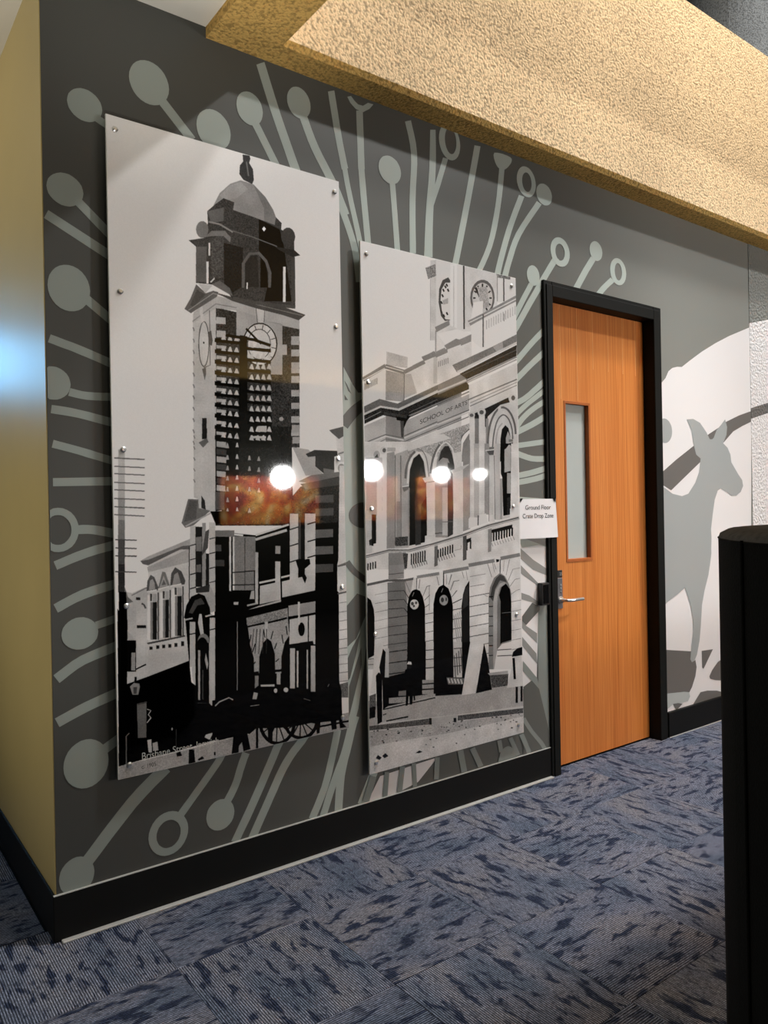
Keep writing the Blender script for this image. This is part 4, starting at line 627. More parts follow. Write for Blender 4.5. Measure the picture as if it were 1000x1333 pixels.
P1 = [
[168,0,[23,1229,47,1228,44,1409,19,1409]],
[140,0,[19,1407,44,1407,42,1491,18,1490]],
[110,0,[18,1488,42,1489,41,1562,16,1561]],
[75,0,[16,1559,41,1560,39,1654,15,1653]],
[45,0,[15,1651,39,1652,37,1756,13,1754]],
[95,0,[8,1263,120,1265,121,1261,8,1258]],
[95,0,[7,1293,120,1296,120,1292,8,1289]],
[95,0,[7,1320,119,1324,120,1320,7,1316]],
[95,0,[6,1352,119,1356,119,1352,6,1348]],
[95,0,[6,1379,118,1384,118,1380,6,1375]],
[95,0,[5,1411,118,1416,118,1412,5,1407]],
[95,0,[5,1441,117,1448,117,1443,5,1437]],
[95,0,[4,1470,116,1478,117,1474,4,1466]],
[70,0,[6,1562,85,1567,85,1563,6,1558]],
[70,0,[6,1592,84,1598,84,1594,6,1588]],
[70,0,[5,1621,83,1627,84,1622,5,1617]],
[70,0,[4,1679,82,1686,82,1682,4,1675]],
[165,0,[35,1753,65,1760,113,1743,130,1747,124,2038,30,2025]],
[90,0,[36,1731,48,1773,68,1793,37,1799]],
[110,0,[63,1771,121,1746,119,1742,61,1767]],
[172,0,[78,1777,120,1781,115,2018,73,2012]],
[35,0,[78,1777,94,1779,94,1789,78,1787]],
[70,0,[97,1805,105,1809,111,1823,117,1821,110,1806,100,1799]],
[30,0,[79,1881,114,1885,114,1896,79,1892]],
[150,0,[32,1912,44,1899,62,1920,74,1958,31,1957]],
[14,0,[31,1952,74,1958,73,2049,30,2043]],
[178,0,[127,1650,293,1587,283,2064,119,2042]],
[150,0,[122,1668,287,1606,286,1658,126,1687]],
[150,0,[97,1643,127,1627,295,1567,295,1597,127,1645]],
[85,0,[97,1643,127,1640,263,1594,297,1593,297,1609,252,1607,126,1661,106,1655]],
[75,0,[118,1758,122,1719,135,1697,149,1707,165,1750,160,1759]],
[135,0,[127,1754,132,1719,142,1713,150,1730,151,1753]],
[105,0,[162,1752,180,1688,192,1691,208,1743]],
[150,0,[168,1748,185,1704,200,1743]],
[95,0,[175,1741,185,1718,194,1738]],
[70,0,[210,1744,215,1697,231,1674,256,1692,271,1729,267,1743]],
[130,0,[218,1742,227,1702,241,1694,252,1735]],
[190,0,[120,1763,158,1759,157,1753,119,1757]],
[195,0,[163,1757,206,1748,205,1743,162,1751]],
[195,0,[211,1749,255,1743,254,1737,210,1743]],
[195,0,[121,1772,132,1773,129,1941,117,1940]],
[115,0,[132,1800,141,1801,138,1942,129,1941]],
[30,0,[141,1801,157,1801,154,1943,138,1942]],
[60,0,[131,1768,139,1769,138,1796,131,1796]],
[150,0,[142,1769,157,1770,157,1800,141,1799]],
[55,0,[160,1766,165,1766,162,1945,157,1944]],
[195,0,[169,1766,181,1767,178,1940,166,1939]],
[115,0,[181,1795,190,1796,187,1941,178,1940]],
[30,0,[190,1796,204,1796,201,1941,187,1941]],
[60,0,[180,1762,188,1763,187,1791,180,1790]],
[150,0,[191,1763,204,1764,204,1795,190,1794]],
[55,0,[207,1760,212,1760,209,1943,204,1943]],
[195,0,[216,1756,228,1757,225,1938,213,1937]],
[115,0,[228,1785,238,1786,235,1939,225,1938]],
[30,0,[238,1786,255,1786,252,1940,235,1939]],
[60,0,[227,1752,235,1753,235,1781,227,1780]],
[150,0,[238,1753,255,1754,255,1785,238,1784]],
[55,0,[258,1750,263,1750,260,1942,255,1942]],
[60,0,[118,1958,266,1945,265,1939,116,1951]],
[32,0,[125,1966,137,1968,136,1992,125,1991]],
[32,0,[151,1965,163,1966,162,1991,151,1989]],
[32,0,[174,1965,186,1967,185,1991,174,1990]],
[32,0,[198,1966,210,1967,209,1992,198,1990]],
[32,0,[222,1965,234,1966,234,1991,222,1990]],
[32,0,[249,1961,261,1963,261,1988,249,1986]],
[50,0,[287,1596,278,2063,282,2064,291,1597]],
[168,0,[29,2055,119,2025,120,1979,281,1980,279,2042,109,2080,29,2098]],
[25,0,[60,2051,112,2034,110,2029,58,2046]],
[12,0,[12,1930,75,1937,73,2053,10,2045]],
[135,0,[57,1981,72,1982,70,2049,55,2046]],
[120,0,[32,1991,38,1992,37,2052,31,2051]],
[170,0,[75,1951,121,1956,119,2025,73,2042]],
[6,0,[9,1812,33,1860,29,2096,109,2080,280,2040,287,2125,307,2142,310,2210,472,2237,469,2373,389,2367,277,2377,85,2385,3,2391]],
[8,0,[15,1752,42,1754,45,1877,38,2122,10,2117]],
[172,0,[322,689,421,649,410,1203,315,1206]],
[172,0,[315,1140,409,1136,403,1466,331,1465,330,1414,312,1406]],
[110,0,[319,742,323,752,323,756,328,755,328,750,324,740]],
[110,0,[319,787,323,796,322,800,327,800,327,794,323,784]],
[110,0,[318,831,322,841,321,845,326,844,326,839,322,829]],
[110,0,[317,876,321,885,321,889,325,889,325,884,321,873]],
[110,0,[316,920,320,930,320,934,325,933,325,928,320,918]],
[110,0,[315,965,319,974,319,978,324,978,324,973,320,963]],
[110,0,[314,1009,318,1019,318,1023,323,1022,323,1017,319,1007]],
[110,0,[313,1054,317,1063,317,1067,322,1067,322,1062,318,1052]],
[110,0,[312,1098,316,1108,316,1112,321,1111,321,1106,317,1096]],
[110,0,[311,1142,315,1152,315,1156,320,1156,320,1151,316,1140]],
[110,0,[311,1187,315,1197,314,1201,319,1200,319,1195,315,1185]],
[110,0,[314,1165,319,1177,323,1176,318,1163]],
[110,0,[313,1208,318,1220,322,1219,317,1206]],
[110,0,[312,1251,317,1263,322,1261,316,1249]],
[110,0,[311,1294,317,1306,321,1304,315,1292]],
[110,0,[310,1336,316,1349,320,1347,314,1335]],
[35,0,[352,1094,371,1093,369,1176,350,1177]],
[95,0,[336,1193,369,1176,377,1188,358,1202]],
[30,0,[352,1135,372,1134,371,1174,351,1178]],
[90,0,[336,1191,370,1172,377,1186,354,1211]],
[50,22,[419,649,802,676,792,1195,410,1208]],
[28,10,[407,1125,754,1107,754,1528,400,1519]],
[160,0,[325,682,420,601,598,619,803,637,802,687,716,683,509,650,419,652,321,726]],
[120,0,[321,720,420,637,509,639,510,635,418,633,319,717]],
[130,0,[509,658,585,672,719,680,720,676,586,668,510,654]],
[152,0,[508,643,719,684,715,890,659,894,660,844,536,793,506,754]],
[158,0,[689,766,739,760,739,804,692,809]],
[178,0,[592,621,637,621,633,680,602,686]],
[70,0,[595,622,601,686,604,685,598,621]],
[100,0,[636,621,631,680,635,680,639,621]],
[190,0,[691,765,687,790,677,814,662,835,643,850,621,859,599,862,578,857,560,845,546,828,537,807,535,783,538,759,548,735,562,715,581,699,602,689,625,686,646,690,665,702,679,719,689,740]],
[25,0,[688,765,685,789,676,811,662,831,645,846,625,856,605,859,585,857,567,848,553,834,543,816,538,794,538,771,544,749,555,728,570,710,588,697,608,690,629,689,648,694,665,705,678,722,686,742,688,766,694,764,692,741,683,719,669,702,651,690,630,684,608,685,586,693,567,707,551,726,539,748,533,771,532,795,538,818,548,837,564,852,583,861,604,864,627,860,648,850,666,834,681,813,690,789,694,765]],
[50,0,[660,768,658,785,652,801,642,815,631,826,618,833,604,835,590,833,578,827,568,817,561,804,558,788,558,772,562,755,570,740,580,728,593,719,606,714,620,713,633,717,644,725,653,737,658,752,660,768,663,768,661,751,656,735,647,723,635,714,621,710,606,711,591,716,578,726,567,739,560,755,555,772,555,789,559,805,566,819,576,829,589,836,603,838,618,835,632,828,645,816,655,802,661,785,663,768]],
[40,0,[664,782,685,784,686,781,664,779]],
[40,0,[650,812,666,824,668,822,652,810]],
[40,0,[626,832,632,850,635,849,629,831]],
[40,0,[598,836,594,856,597,856,601,836]],
[40,0,[575,824,560,840,563,842,577,825]],
[40,0,[561,798,541,807,542,809,562,801]],
[40,0,[561,767,540,765,540,768,560,769]],
[40,0,[574,737,558,726,556,728,572,739]],
[40,0,[598,717,591,699,588,700,595,718]],
[40,0,[625,712,630,692,627,691,622,712]],
[40,0,[649,724,664,707,662,705,647,722]],
[40,0,[663,749,685,741,684,738,662,747]],
[15,0,[547,720,615,775,621,769,553,713]],
[155,6,[761,722,801,717,800,755,760,759]],
[155,6,[760,779,800,774,799,804,759,808]],
[155,6,[759,833,799,829,798,876,758,880]],
[155,6,[758,891,797,888,797,917,757,921]],
[155,6,[756,951,796,948,795,976,756,979]],
[155,6,[755,1006,795,1003,794,1029,755,1032]],
[155,6,[754,1063,794,1060,793,1089,753,1091]],
[155,6,[753,1121,792,1119,792,1145,752,1147]],
[165,0,[419,687,461,684,460,711,418,714]],
[165,0,[420,740,460,738,459,765,419,767]],
[45,15,[461,663,508,656,506,741,459,747]],
[60,0,[385,799,384,823,381,845,377,864,372,879,367,887,363,888,358,885,353,874,349,859,347,838,346,815,346,791,348,768,352,747,356,730,361,719,366,714,370,714,375,721,380,735,383,753,385,775,385,799,388,798,388,774,386,752,383,733,378,720,373,712,365,711,359,717,353,730,348,747,345,768,343,792,342,816,344,839,346,859,350,876,355,887,362,892,369,889,375,880,380,865,384,845,387,823,388,798]],
[180,0,[385,799,382,836,376,865,368,882,360,883,353,868,349,839,347,803,350,767,356,737,363,720,372,719,379,734,384,762]],
[30,0,[368,796,368,797,367,799,366,800,364,800,363,799,362,798,362,796,362,795,363,793,364,792,366,792,367,793,368,794]],
[75,0,[386,751,397,744,403,782,399,804,387,800]],
[80,0,[390,665,389,882,362,894,364,897,392,882,393,664]],
[90,0,[356,901,372,894,372,920,366,944]],
[178,0,[347,645,361,643,367,712,356,721]],
[88,0,[288,674,313,630,338,570,378,599,409,584,431,586,425,605,314,687]],
[70,0,[312,656,340,590,375,605,325,661]],
[170,0,[346,566,406,564,375,600]],
[140,0,[305,678,409,596,498,603,499,600,408,593,303,676]],
[68,0,[414,589,505,598,635,586,834,621,799,649,720,637,598,627,493,613]],
[110,0,[504,604,634,615,819,628,820,624,635,612,505,600]],
[14,0,[522,747,555,748,546,1203,504,1205]],
[20,8,[413,1057,661,1068,659,1199,413,1208]],
[160,10,[419,754,462,753,461,765,419,767]],
[8,0,[412,772,524,772,524,785,411,788]],
[175,0,[439,775,447,756,454,755,460,774]],
[175,0,[467,774,475,755,482,754,488,774]],
[175,0,[495,773,504,754,511,753,517,773]],
[160,10,[418,799,461,798,460,810,418,812]],
[8,0,[411,817,523,817,523,831,411,832]],
[175,0,[438,819,446,801,453,800,459,819]],
[175,0,[466,819,474,800,481,799,488,819]],
[175,0,[494,818,503,799,510,799,516,818]],
[160,10,[418,840,460,840,460,852,417,854]],
[8,0,[410,858,522,859,522,873,410,874]],
[175,0,[437,861,445,843,452,842,458,861]],
[175,0,[465,861,473,842,480,842,487,861]],
[175,0,[494,861,502,842,509,841,516,861]],
[160,10,[417,883,459,883,459,895,416,896]],
[8,0,[409,901,522,903,521,917,409,917]],
[175,0,[436,904,444,886,451,885,457,904]],
[175,0,[464,904,472,886,479,885,486,904]],
[175,0,[493,904,501,885,508,885,515,904]],
[160,10,[416,927,458,926,458,939,416,940]],
[8,0,[408,944,521,947,520,961,408,960]],
[175,0,[435,948,443,929,450,929,456,948]],
[175,0,[463,948,472,929,478,929,485,948]],
[175,0,[492,948,500,929,507,929,514,948]],
[160,10,[415,970,457,970,457,982,415,983]],
[8,0,[407,988,520,992,519,1005,407,1003]],
[175,0,[434,991,442,973,449,972,456,992]],
[175,0,[462,992,471,973,478,973,484,992]],
[175,0,[491,992,499,973,506,973,513,992]],
[160,10,[414,1013,456,1013,456,1025,414,1026]],
[8,0,[407,1030,519,1035,519,1049,406,1046]],
[175,0,[433,1034,441,1016,448,1015,455,1035]],
[175,0,[461,1035,470,1016,477,1016,483,1035]],
[175,0,[490,1035,498,1017,505,1016,512,1036]],
[160,10,[413,1055,455,1056,455,1068,413,1068]],
[8,0,[406,1073,518,1079,518,1093,405,1089]],
[175,0,[432,1077,441,1059,447,1058,454,1078]],
[175,0,[461,1078,469,1059,476,1059,482,1079]],
[175,0,[489,1079,498,1060,504,1060,511,1080]],
[160,10,[412,1101,454,1102,454,1115,412,1114]],
[8,0,[405,1119,517,1126,517,1139,404,1134]],
[175,0,[431,1123,440,1105,446,1104,453,1124]],
[175,0,[460,1124,468,1106,475,1105,481,1125]],
[175,0,[488,1125,497,1107,504,1107,510,1126]],
[160,10,[411,1144,454,1146,453,1158,411,1157]],
[8,0,[404,1161,516,1169,516,1183,404,1177]],
[175,0,[431,1166,439,1148,446,1147,452,1167]],
[175,0,[459,1167,467,1149,474,1149,480,1168]],
[175,0,[487,1169,496,1150,503,1150,509,1170]],
[8,0,[550,791,662,788,662,802,550,804]],
[175,0,[562,791,571,771,578,770,584,792]],
[175,0,[590,788,599,768,606,767,613,789]],
[175,0,[616,785,625,764,632,764,639,786]],
[175,0,[643,782,652,761,659,760,666,783]],
[8,0,[549,837,661,835,661,848,549,850]],
[175,0,[561,837,570,817,577,816,583,838]],
[175,0,[589,834,598,814,605,813,612,835]],
[175,0,[615,831,624,811,632,810,638,832]],
[175,0,[642,828,651,808,658,807,665,829]],
[8,0,[548,880,661,879,660,892,548,893]],
[175,0,[560,880,569,860,576,859,583,881]],
[175,0,[588,877,597,857,604,856,611,878]],
[175,0,[614,874,623,854,631,853,637,876]],
[175,0,[641,872,650,851,657,851,664,873]],
[8,0,[547,923,660,922,659,936,547,935]],
[175,0,[559,923,568,903,575,902,582,924]],
[175,0,[587,920,596,900,603,899,610,921]],
[175,0,[614,918,622,898,630,897,636,919]],
[175,0,[640,915,649,895,657,894,663,917]],
[8,0,[547,967,659,968,658,981,546,980]],
[175,0,[558,967,567,947,574,947,581,969]],
[175,0,[586,965,595,945,602,944,609,966]],
[175,0,[613,963,621,943,629,942,636,964]],
[175,0,[639,961,648,940,656,940,662,962]],
[8,0,[546,1010,658,1012,657,1025,545,1023]],
[175,0,[557,1010,566,990,573,990,580,1012]],
[175,0,[585,1008,594,988,601,987,608,1010]],
[175,0,[612,1006,621,986,628,985,635,1008]],
[175,0,[638,1004,647,984,655,983,662,1006]],
[8,0,[545,1053,657,1055,657,1068,545,1065]],
[175,0,[557,1053,565,1033,572,1033,579,1055]],
[175,0,[584,1051,593,1031,600,1031,607,1053]],
[175,0,[611,1049,620,1029,627,1029,634,1051]],
[175,0,[637,1048,646,1028,654,1027,661,1050]],
[8,0,[544,1095,656,1099,656,1112,544,1108]],
[175,0,[556,1096,564,1076,571,1076,578,1098]],
[175,0,[584,1094,592,1074,599,1074,606,1096]],
[175,0,[610,1093,619,1073,626,1072,633,1095]],
[175,0,[637,1091,645,1071,653,1071,660,1093]],
[8,0,[543,1137,655,1141,655,1154,543,1149]],
[175,0,[555,1137,563,1117,571,1117,577,1139]],
[175,0,[583,1136,591,1116,599,1116,605,1138]],
[175,0,[609,1134,618,1115,625,1114,632,1137]],
[175,0,[636,1133,645,1113,652,1113,659,1135]],
[8,0,[542,1171,654,1176,654,1190,542,1184]],
[175,0,[554,1172,563,1152,570,1152,576,1174]],
[175,0,[582,1171,591,1151,598,1151,605,1173]],
[175,0,[608,1170,617,1150,624,1149,631,1172]],
[175,0,[635,1169,644,1149,651,1148,658,1171]],
[10,0,[458,761,582,764,659,779,664,767,585,752,460,749]],
[160,0,[594,1113,636,1110,636,1135,593,1137]],
[175,0,[563,1165,632,1163,632,1153,563,1155]],
[150,0,[717,1077,716,1081,713,1084,708,1086,703,1086,699,1085,696,1082,695,1078,696,1074,699,1071,704,1069,709,1068,713,1070,716,1073]],
[150,0,[451,1206,456,1187,461,1187,465,1205]],
[150,0,[450,1252,455,1233,460,1233,464,1252]],
[150,0,[449,1291,454,1272,459,1272,463,1291]],
[150,0,[449,1334,454,1315,458,1315,462,1333]],
[150,0,[448,1380,453,1361,457,1361,461,1380]],
[150,0,[447,1422,452,1404,456,1404,461,1422]],
[150,0,[446,1465,451,1446,455,1446,460,1465]],
[150,0,[445,1507,450,1489,455,1489,459,1508]],
[150,0,[494,1165,499,1146,503,1146,508,1164]],
[150,0,[493,1208,498,1189,503,1189,507,1207]],
[150,0,[492,1251,497,1232,502,1232,506,1251]],
[150,0,[491,1294,496,1275,501,1275,505,1294]],
[150,0,[490,1335,495,1317,500,1317,504,1335]],
[150,0,[489,1380,494,1361,499,1361,503,1380]],
[150,0,[488,1423,493,1404,498,1404,502,1423]],
[150,0,[488,1465,493,1447,497,1447,502,1466]],
[150,0,[487,1508,492,1490,496,1490,501,1509]],
[150,0,[547,1255,552,1236,557,1236,561,1255]],
[150,0,[546,1299,551,1280,556,1280,560,1298]],
[150,0,[544,1383,549,1364,554,1364,559,1383]],
[150,0,[542,1470,548,1451,552,1451,557,1470]],
[150,0,[589,1257,595,1238,599,1238,604,1257]],
[150,0,[588,1302,594,1283,599,1283,603,1302]],
[150,0,[587,1347,593,1328,598,1328,602,1347]],
[150,0,[587,1387,592,1368,597,1368,601,1387]],
[155,0,[411,1183,452,1185,452,1208,411,1205]],
[60,0,[411,1213,452,1216,451,1238,410,1235]],
[155,0,[410,1243,451,1246,451,1269,410,1266]],
[60,0,[410,1273,451,1276,450,1299,409,1295]],
[155,0,[409,1301,450,1304,449,1327,409,1323]],
[60,0,[408,1329,449,1333,449,1356,408,1352]],
[155,0,[408,1357,449,1361,448,1384,407,1380]],
[10,0,[460,1179,506,1192,502,1464,447,1463,445,1350]],
[170,0,[493,1204,498,1186,503,1185,507,1204]],
[150,0,[451,1209,456,1191,461,1191,465,1209]],
[170,0,[492,1251,497,1232,502,1232,506,1251]],
[150,0,[450,1256,455,1237,460,1237,464,1255]],
[170,0,[491,1294,496,1275,501,1275,505,1294]],
[150,0,[449,1298,454,1280,459,1279,463,1298]],
[170,0,[490,1335,495,1317,500,1317,504,1335]],
[150,0,[448,1339,453,1321,458,1321,462,1339]],
[170,0,[489,1380,494,1361,499,1361,503,1380]],
[150,0,[448,1383,453,1365,457,1365,461,1383]],
[170,0,[488,1423,493,1404,498,1404,502,1423]],
[150,0,[447,1426,452,1407,456,1407,461,1426]],
[170,0,[488,1465,493,1447,497,1447,502,1466]],
[150,0,[446,1468,451,1450,455,1450,460,1468]],
[75,0,[401,1385,441,1385,439,1456,400,1456]],
[140,0,[756,1100,795,1098,794,1131,755,1133]],
[140,0,[758,1151,794,1149,793,1177,757,1179]],
[132,0,[413,251,445,187,491,139,538,113,597,116,650,155,686,201,701,236,691,271,594,259,500,248]],
[112,0,[597,119,650,155,686,201,701,236,691,271,642,265,643,205]],
[145,0,[445,197,491,144,538,120,572,141,519,190,461,214]],
[62,0,[549,5,581,1,584,14,578,32,595,54,598,97,590,116,550,108,533,89,536,53,551,33]],
[110,0,[563,31,571,88,577,86,569,28]],
[58,10,[390,272,419,242,461,204,508,210,502,242,594,251,691,263,698,229,725,248,722,276,784,291,784,598,641,597,493,606,454,557,337,565,340,422,310,403,374,381,392,318]],
[34,0,[458,383,544,387,535,549,494,577,457,551]],
[20,0,[618,254,715,277,733,340,766,573,635,592,668,462,615,384]],
[88,0,[390,272,461,241,460,296,406,315]],
[108,0,[394,344,391,359,384,372,373,381,361,383,351,379,344,369,341,355,344,340,352,326,362,318,374,315,385,319,392,330]],
[62,0,[790,293,786,310,776,326,762,336,747,339,733,334,724,323,721,306,725,289,734,273,748,263,763,260,777,265,786,276]],
[84,0,[340,422,385,413,382,556,337,560]],
[70,16,[405,373,458,357,455,525,402,534]],
[105,0,[374,379,408,346,464,334,490,356,486,377,458,357,408,367]],
[120,0,[394,316,441,316,497,336,501,329,444,309,396,309]],
[90,0,[547,550,549,452,576,410,612,402,642,426,658,470,655,532,668,530,672,466,653,418,618,390,569,402,536,452,534,552]],
[42,0,[549,547,551,450,579,413,609,407,612,536]],
[14,0,[622,410,644,433,654,475,653,532,619,538]],
[95,0,[498,330,591,337,700,354,702,349,593,333,500,325]],
[45,0,[689,354,783,350,813,368,776,382,713,366]],
[66,0,[768,383,786,380,785,570,766,573]],
[205,0,[393,397,400,395,399,446,392,448]],
[205,0,[382,473,392,471,390,559,381,561]],
[205,0,[556,527,562,526,561,553,555,554]],
[205,0,[728,432,740,430,737,580,724,582]],
[190,0,[396,551,416,529,416,537,401,554]],
[95,0,[404,560,438,538,482,563,493,593]],
[70,0,[491,607,585,612,783,602,785,588,588,598,495,594]],
[240,0,[632,292,641,279,650,288,641,301]],
[9,0,[396,1541,579,1564,734,1520,865,1479,990,1468,970,2379,381,2275]],
[36,6,[792,1363,992,1307,992,1519,745,1528,748,1408]],
[152,0,[757,1194,835,1202,874,1232,869,1274,911,1308,819,1315]],
[50,0,[821,1222,866,1203,994,1203,994,1221,968,1229,966,1307,911,1304,869,1274,870,1230,834,1234]],
[100,0,[910,1281,966,1288,966,1307,911,1306]],
[100,0,[784,1340,846,1313,997,1295,997,1316,827,1347]],
[62,0,[792,1351,997,1319,996,1354,818,1374]],
[75,0,[866,1401,960,1398,960,1431,866,1433]],
[75,0,[865,1458,959,1456,958,1489,864,1490]],
[112,5,[481,1564,575,1569,571,1789,476,1782]],
[185,0,[458,1557,467,1558,462,1784,454,1783]],
[190,0,[473,1558,481,1558,477,1782,469,1782]],
[195,0,[458,1558,519,1566,520,1558,459,1550]],
[60,0,[525,1571,521,1782,524,1783,529,1572]],
[25,0,[465,1712,582,1711,582,1707,465,1708]],
[20,0,[565,1708,563,1824,567,1825,569,1708]],
[25,0,[464,1762,581,1768,581,1764,464,1758]],
[178,0,[577,1567,735,1527,732,1519,574,1559]],
[170,0,[576,1586,724,1552,721,1541,573,1576]],
[165,0,[573,1633,586,1634,581,1847,568,1846]],
[140,0,[666,1611,690,1612,689,1645,665,1644]],
[175,0,[664,1676,688,1677,686,1777,662,1775]],
[178,0,[589,1764,667,1755,665,1747,587,1756]],
[178,0,[691,1749,734,1742,732,1735,690,1741]],
[165,0,[591,1773,687,1761,687,1838,588,1849]],
[168,0,[694,1762,859,1740,856,1812,694,1829]],
[172,0,[738,1477,779,1478,773,1755,732,1757]],
[60,0,[778,1503,791,1503,788,1672,775,1671]],
[22,0,[791,1503,810,1503,806,1673,788,1672]],
[175,0,[812,1478,865,1479,859,1745,806,1749]],
[20,0,[738,1547,778,1537,777,1533,736,1543]],
[20,0,[736,1617,777,1608,775,1603,735,1613]],
[20,0,[735,1685,775,1676,774,1672,733,1681]],
[20,0,[824,1527,865,1518,863,1513,823,1522]],
[20,0,[823,1602,863,1594,862,1589,821,1597]],
[20,0,[821,1671,862,1663,860,1658,820,1666]],
[10,0,[762,1676,831,1674,835,1696,797,1722,816,1755,806,1778,786,1737,772,1708]],
[92,0,[863,1549,955,1549,954,1584,862,1586]],
[86,0,[862,1622,953,1623,953,1658,861,1658]],
[66,0,[860,1699,952,1702,951,1737,859,1736]],
[118,30,[527,1899,719,1875,720,1924,529,1935]],
[140,10,[533,1938,720,1924,725,1996,706,2151,557,2129,540,1999]],
[12,0,[530,1939,609,1930,607,1924,529,1932]],
[12,0,[626,1932,716,1921,714,1914,624,1925]],
[165,0,[611,1922,624,1924,622,1996,610,1995]],
[8,0,[578,2189,582,2064,603,2007,620,1993,638,2007,654,2061,655,2201]],
[8,0,[483,1915,530,1926,540,2005,557,2066,557,2204,477,2192]],
[8,0,[681,2205,685,2077,702,2019,724,1993,725,2212]],
[15,0,[545,1969,536,2004,540,2005,549,1970]],
[15,0,[563,2007,549,2041,553,2043,567,2008]],
[15,0,[602,1955,608,1989,612,1989,606,1955]],
[15,0,[646,1965,635,1997,639,1999,650,1966]],
[15,0,[662,2016,651,2040,655,2042,666,2017]],
[15,0,[687,1986,693,2023,697,2023,691,1985]],
[15,0,[708,1951,713,1989,717,1989,713,1951]],
[15,0,[672,2083,656,2093,659,2096,674,2086]],
[15,0,[563,2081,555,2089,558,2092,566,2084]],
[40,0,[558,1947,544,2047,547,2047,561,1947]],
[40,0,[572,1948,561,2049,564,2050,576,1949]],
[40,0,[587,1950,578,2051,581,2052,590,1950]],
[40,0,[602,1952,595,2053,599,2054,605,1952]],
[40,0,[616,1953,613,2056,616,2056,620,1954]],
[8,0,[550,2133,579,2133,577,2123,548,2123]],
[8,0,[648,2138,686,2139,685,2129,647,2128]],
[120,0,[560,2139,577,2141,575,2207,559,2204]],
[150,0,[661,2141,679,2144,678,2193,660,2190]],
[132,0,[723,1866,857,1859,855,1909,723,1912]],
[175,0,[769,1854,779,1855,777,1952,767,1951]],
[10,0,[801,1973,799,1987,795,1997,788,2002,780,2001,774,1995,770,1983,768,1970,770,1956,775,1946,782,1941,789,1941,796,1948,800,1959]],
[10,0,[726,1922,856,1914,855,1907,725,1915]],
[162,0,[727,1925,855,1917,852,2045,724,2033]],
[20,0,[817,1918,815,2028,820,2029,823,1919]],
[10,0,[801,1975,799,1987,795,1997,788,2002,780,2001,774,1995,770,1984,768,1971,770,1958,775,1949,782,1944,789,1944,796,1951,800,1962]],
[175,0,[770,1907,778,1908,777,1952,769,1951]],
[12,0,[712,2030,840,2029,846,2054,733,2054]],
[165,0,[727,2047,751,2050,747,2234,723,2230]],
[12,0,[751,2053,759,2054,756,2217,747,2216]],
[165,0,[759,2062,768,2063,764,2218,756,2217]],
[10,0,[768,2057,808,2062,804,2231,764,2224]],
[155,0,[808,2063,815,2064,812,2232,804,2231]],
[12,0,[815,2061,829,2063,825,2228,812,2226]],
[158,0,[829,2049,852,2051,848,2250,825,2246]],
[158,0,[586,1854,689,1838,688,1847,533,1867]],
[150,0,[532,1852,577,1847,575,1840,530,1845]],
[150,0,[551,1791,565,1789,565,1825,543,1823]],
[160,0,[472,1829,493,1830,492,1842,472,1840]],
[140,0,[485,1909,479,2186,482,2187,488,1910]],
[98,0,[260,1505,288,1413,330,1414,331,1448,379,1459,308,1516,275,1524]],
[78,0,[269,1502,293,1418,327,1420,319,1489]],
[172,0,[330,1416,351,1351,370,1357,373,1378,398,1456,379,1459,331,1448]],
[40,0,[343,1399,357,1420,360,1455,342,1448]],
[150,0,[277,1521,380,1472,428,1462,427,1457,377,1467,274,1516]],
[8,0,[379,1462,501,1463,508,1507,400,1512]],
[165,0,[294,1520,319,1516,313,1809,287,1874]],
[30,0,[316,1521,344,1522,340,1758,312,1756]],
[105,0,[316,1562,341,1560,340,1618,317,1617]],
[90,0,[316,1670,336,1669,336,1700,315,1699]],
[130,0,[344,1507,359,1507,354,1754,339,1753]],
[70,0,[357,1541,373,1532,366,1605,340,1637]],
[30,0,[357,1628,371,1629,368,1755,354,1754]],
[170,0,[373,1505,399,1506,392,1860,366,1857]],
[25,0,[293,1596,318,1591,317,1587,292,1593]],
[25,0,[292,1651,317,1646,316,1643,291,1648]],
[25,0,[291,1709,316,1704,315,1700,290,1705]],
[25,0,[289,1764,315,1759,314,1755,289,1760]],
[25,0,[373,1573,398,1568,397,1565,372,1570]],
[25,0,[372,1631,397,1627,396,1623,371,1628]],
[25,0,[371,1690,396,1685,395,1682,370,1686]],
[25,0,[370,1745,395,1741,394,1738,369,1742]],
[25,0,[369,1804,394,1800,393,1797,368,1800]],
[105,0,[398,1538,481,1540,480,1566,398,1563]],
[68,0,[397,1595,423,1596,423,1622,397,1621]],
[55,0,[396,1655,435,1657,435,1683,396,1680]],
[150,0,[314,1775,371,1751,393,1801,392,1857,374,1863]],
[45,0,[312,1761,371,1751,368,1780,314,1780]],
[12,0,[262,1873,273,1825,293,1793,324,1782,349,1794,369,1843,374,1887]],
[60,0,[282,1854,308,1808,334,1801,349,1826,318,1829,297,1860]],
[12,0,[267,1872,392,1874,387,2079,281,2064]],
[160,0,[267,1883,298,1880,297,1874,266,1877]],
[165,0,[285,1890,308,1892,305,2067,282,2064]],
[20,0,[284,1940,307,1939,307,1935,284,1936]],
[165,0,[325,1863,335,1864,343,1952,328,1945,319,1896]],
[165,0,[368,1882,391,1884,387,2079,364,2075]],
[160,0,[351,1878,380,1874,378,1867,349,1872]],
[20,0,[367,1932,391,1930,390,1926,367,1928]],
[105,0,[366,1979,363,1993,356,2004,345,2009,334,2008,324,2000,317,1987,315,1973,318,1958,325,1947,335,1942,347,1943,357,1951,364,1964]],
[10,0,[361,2000,358,2017,350,2031,340,2037,328,2036,318,2027,312,2011,310,1993,312,1976,320,1963,330,1956,341,1957,351,1966,358,1982]],
[165,0,[285,1971,306,1974,303,2141,292,2116]],
[14,0,[307,1974,363,1981,359,2218,302,2208]],
[150,0,[317,2004,326,2005,322,2200,314,2198]],
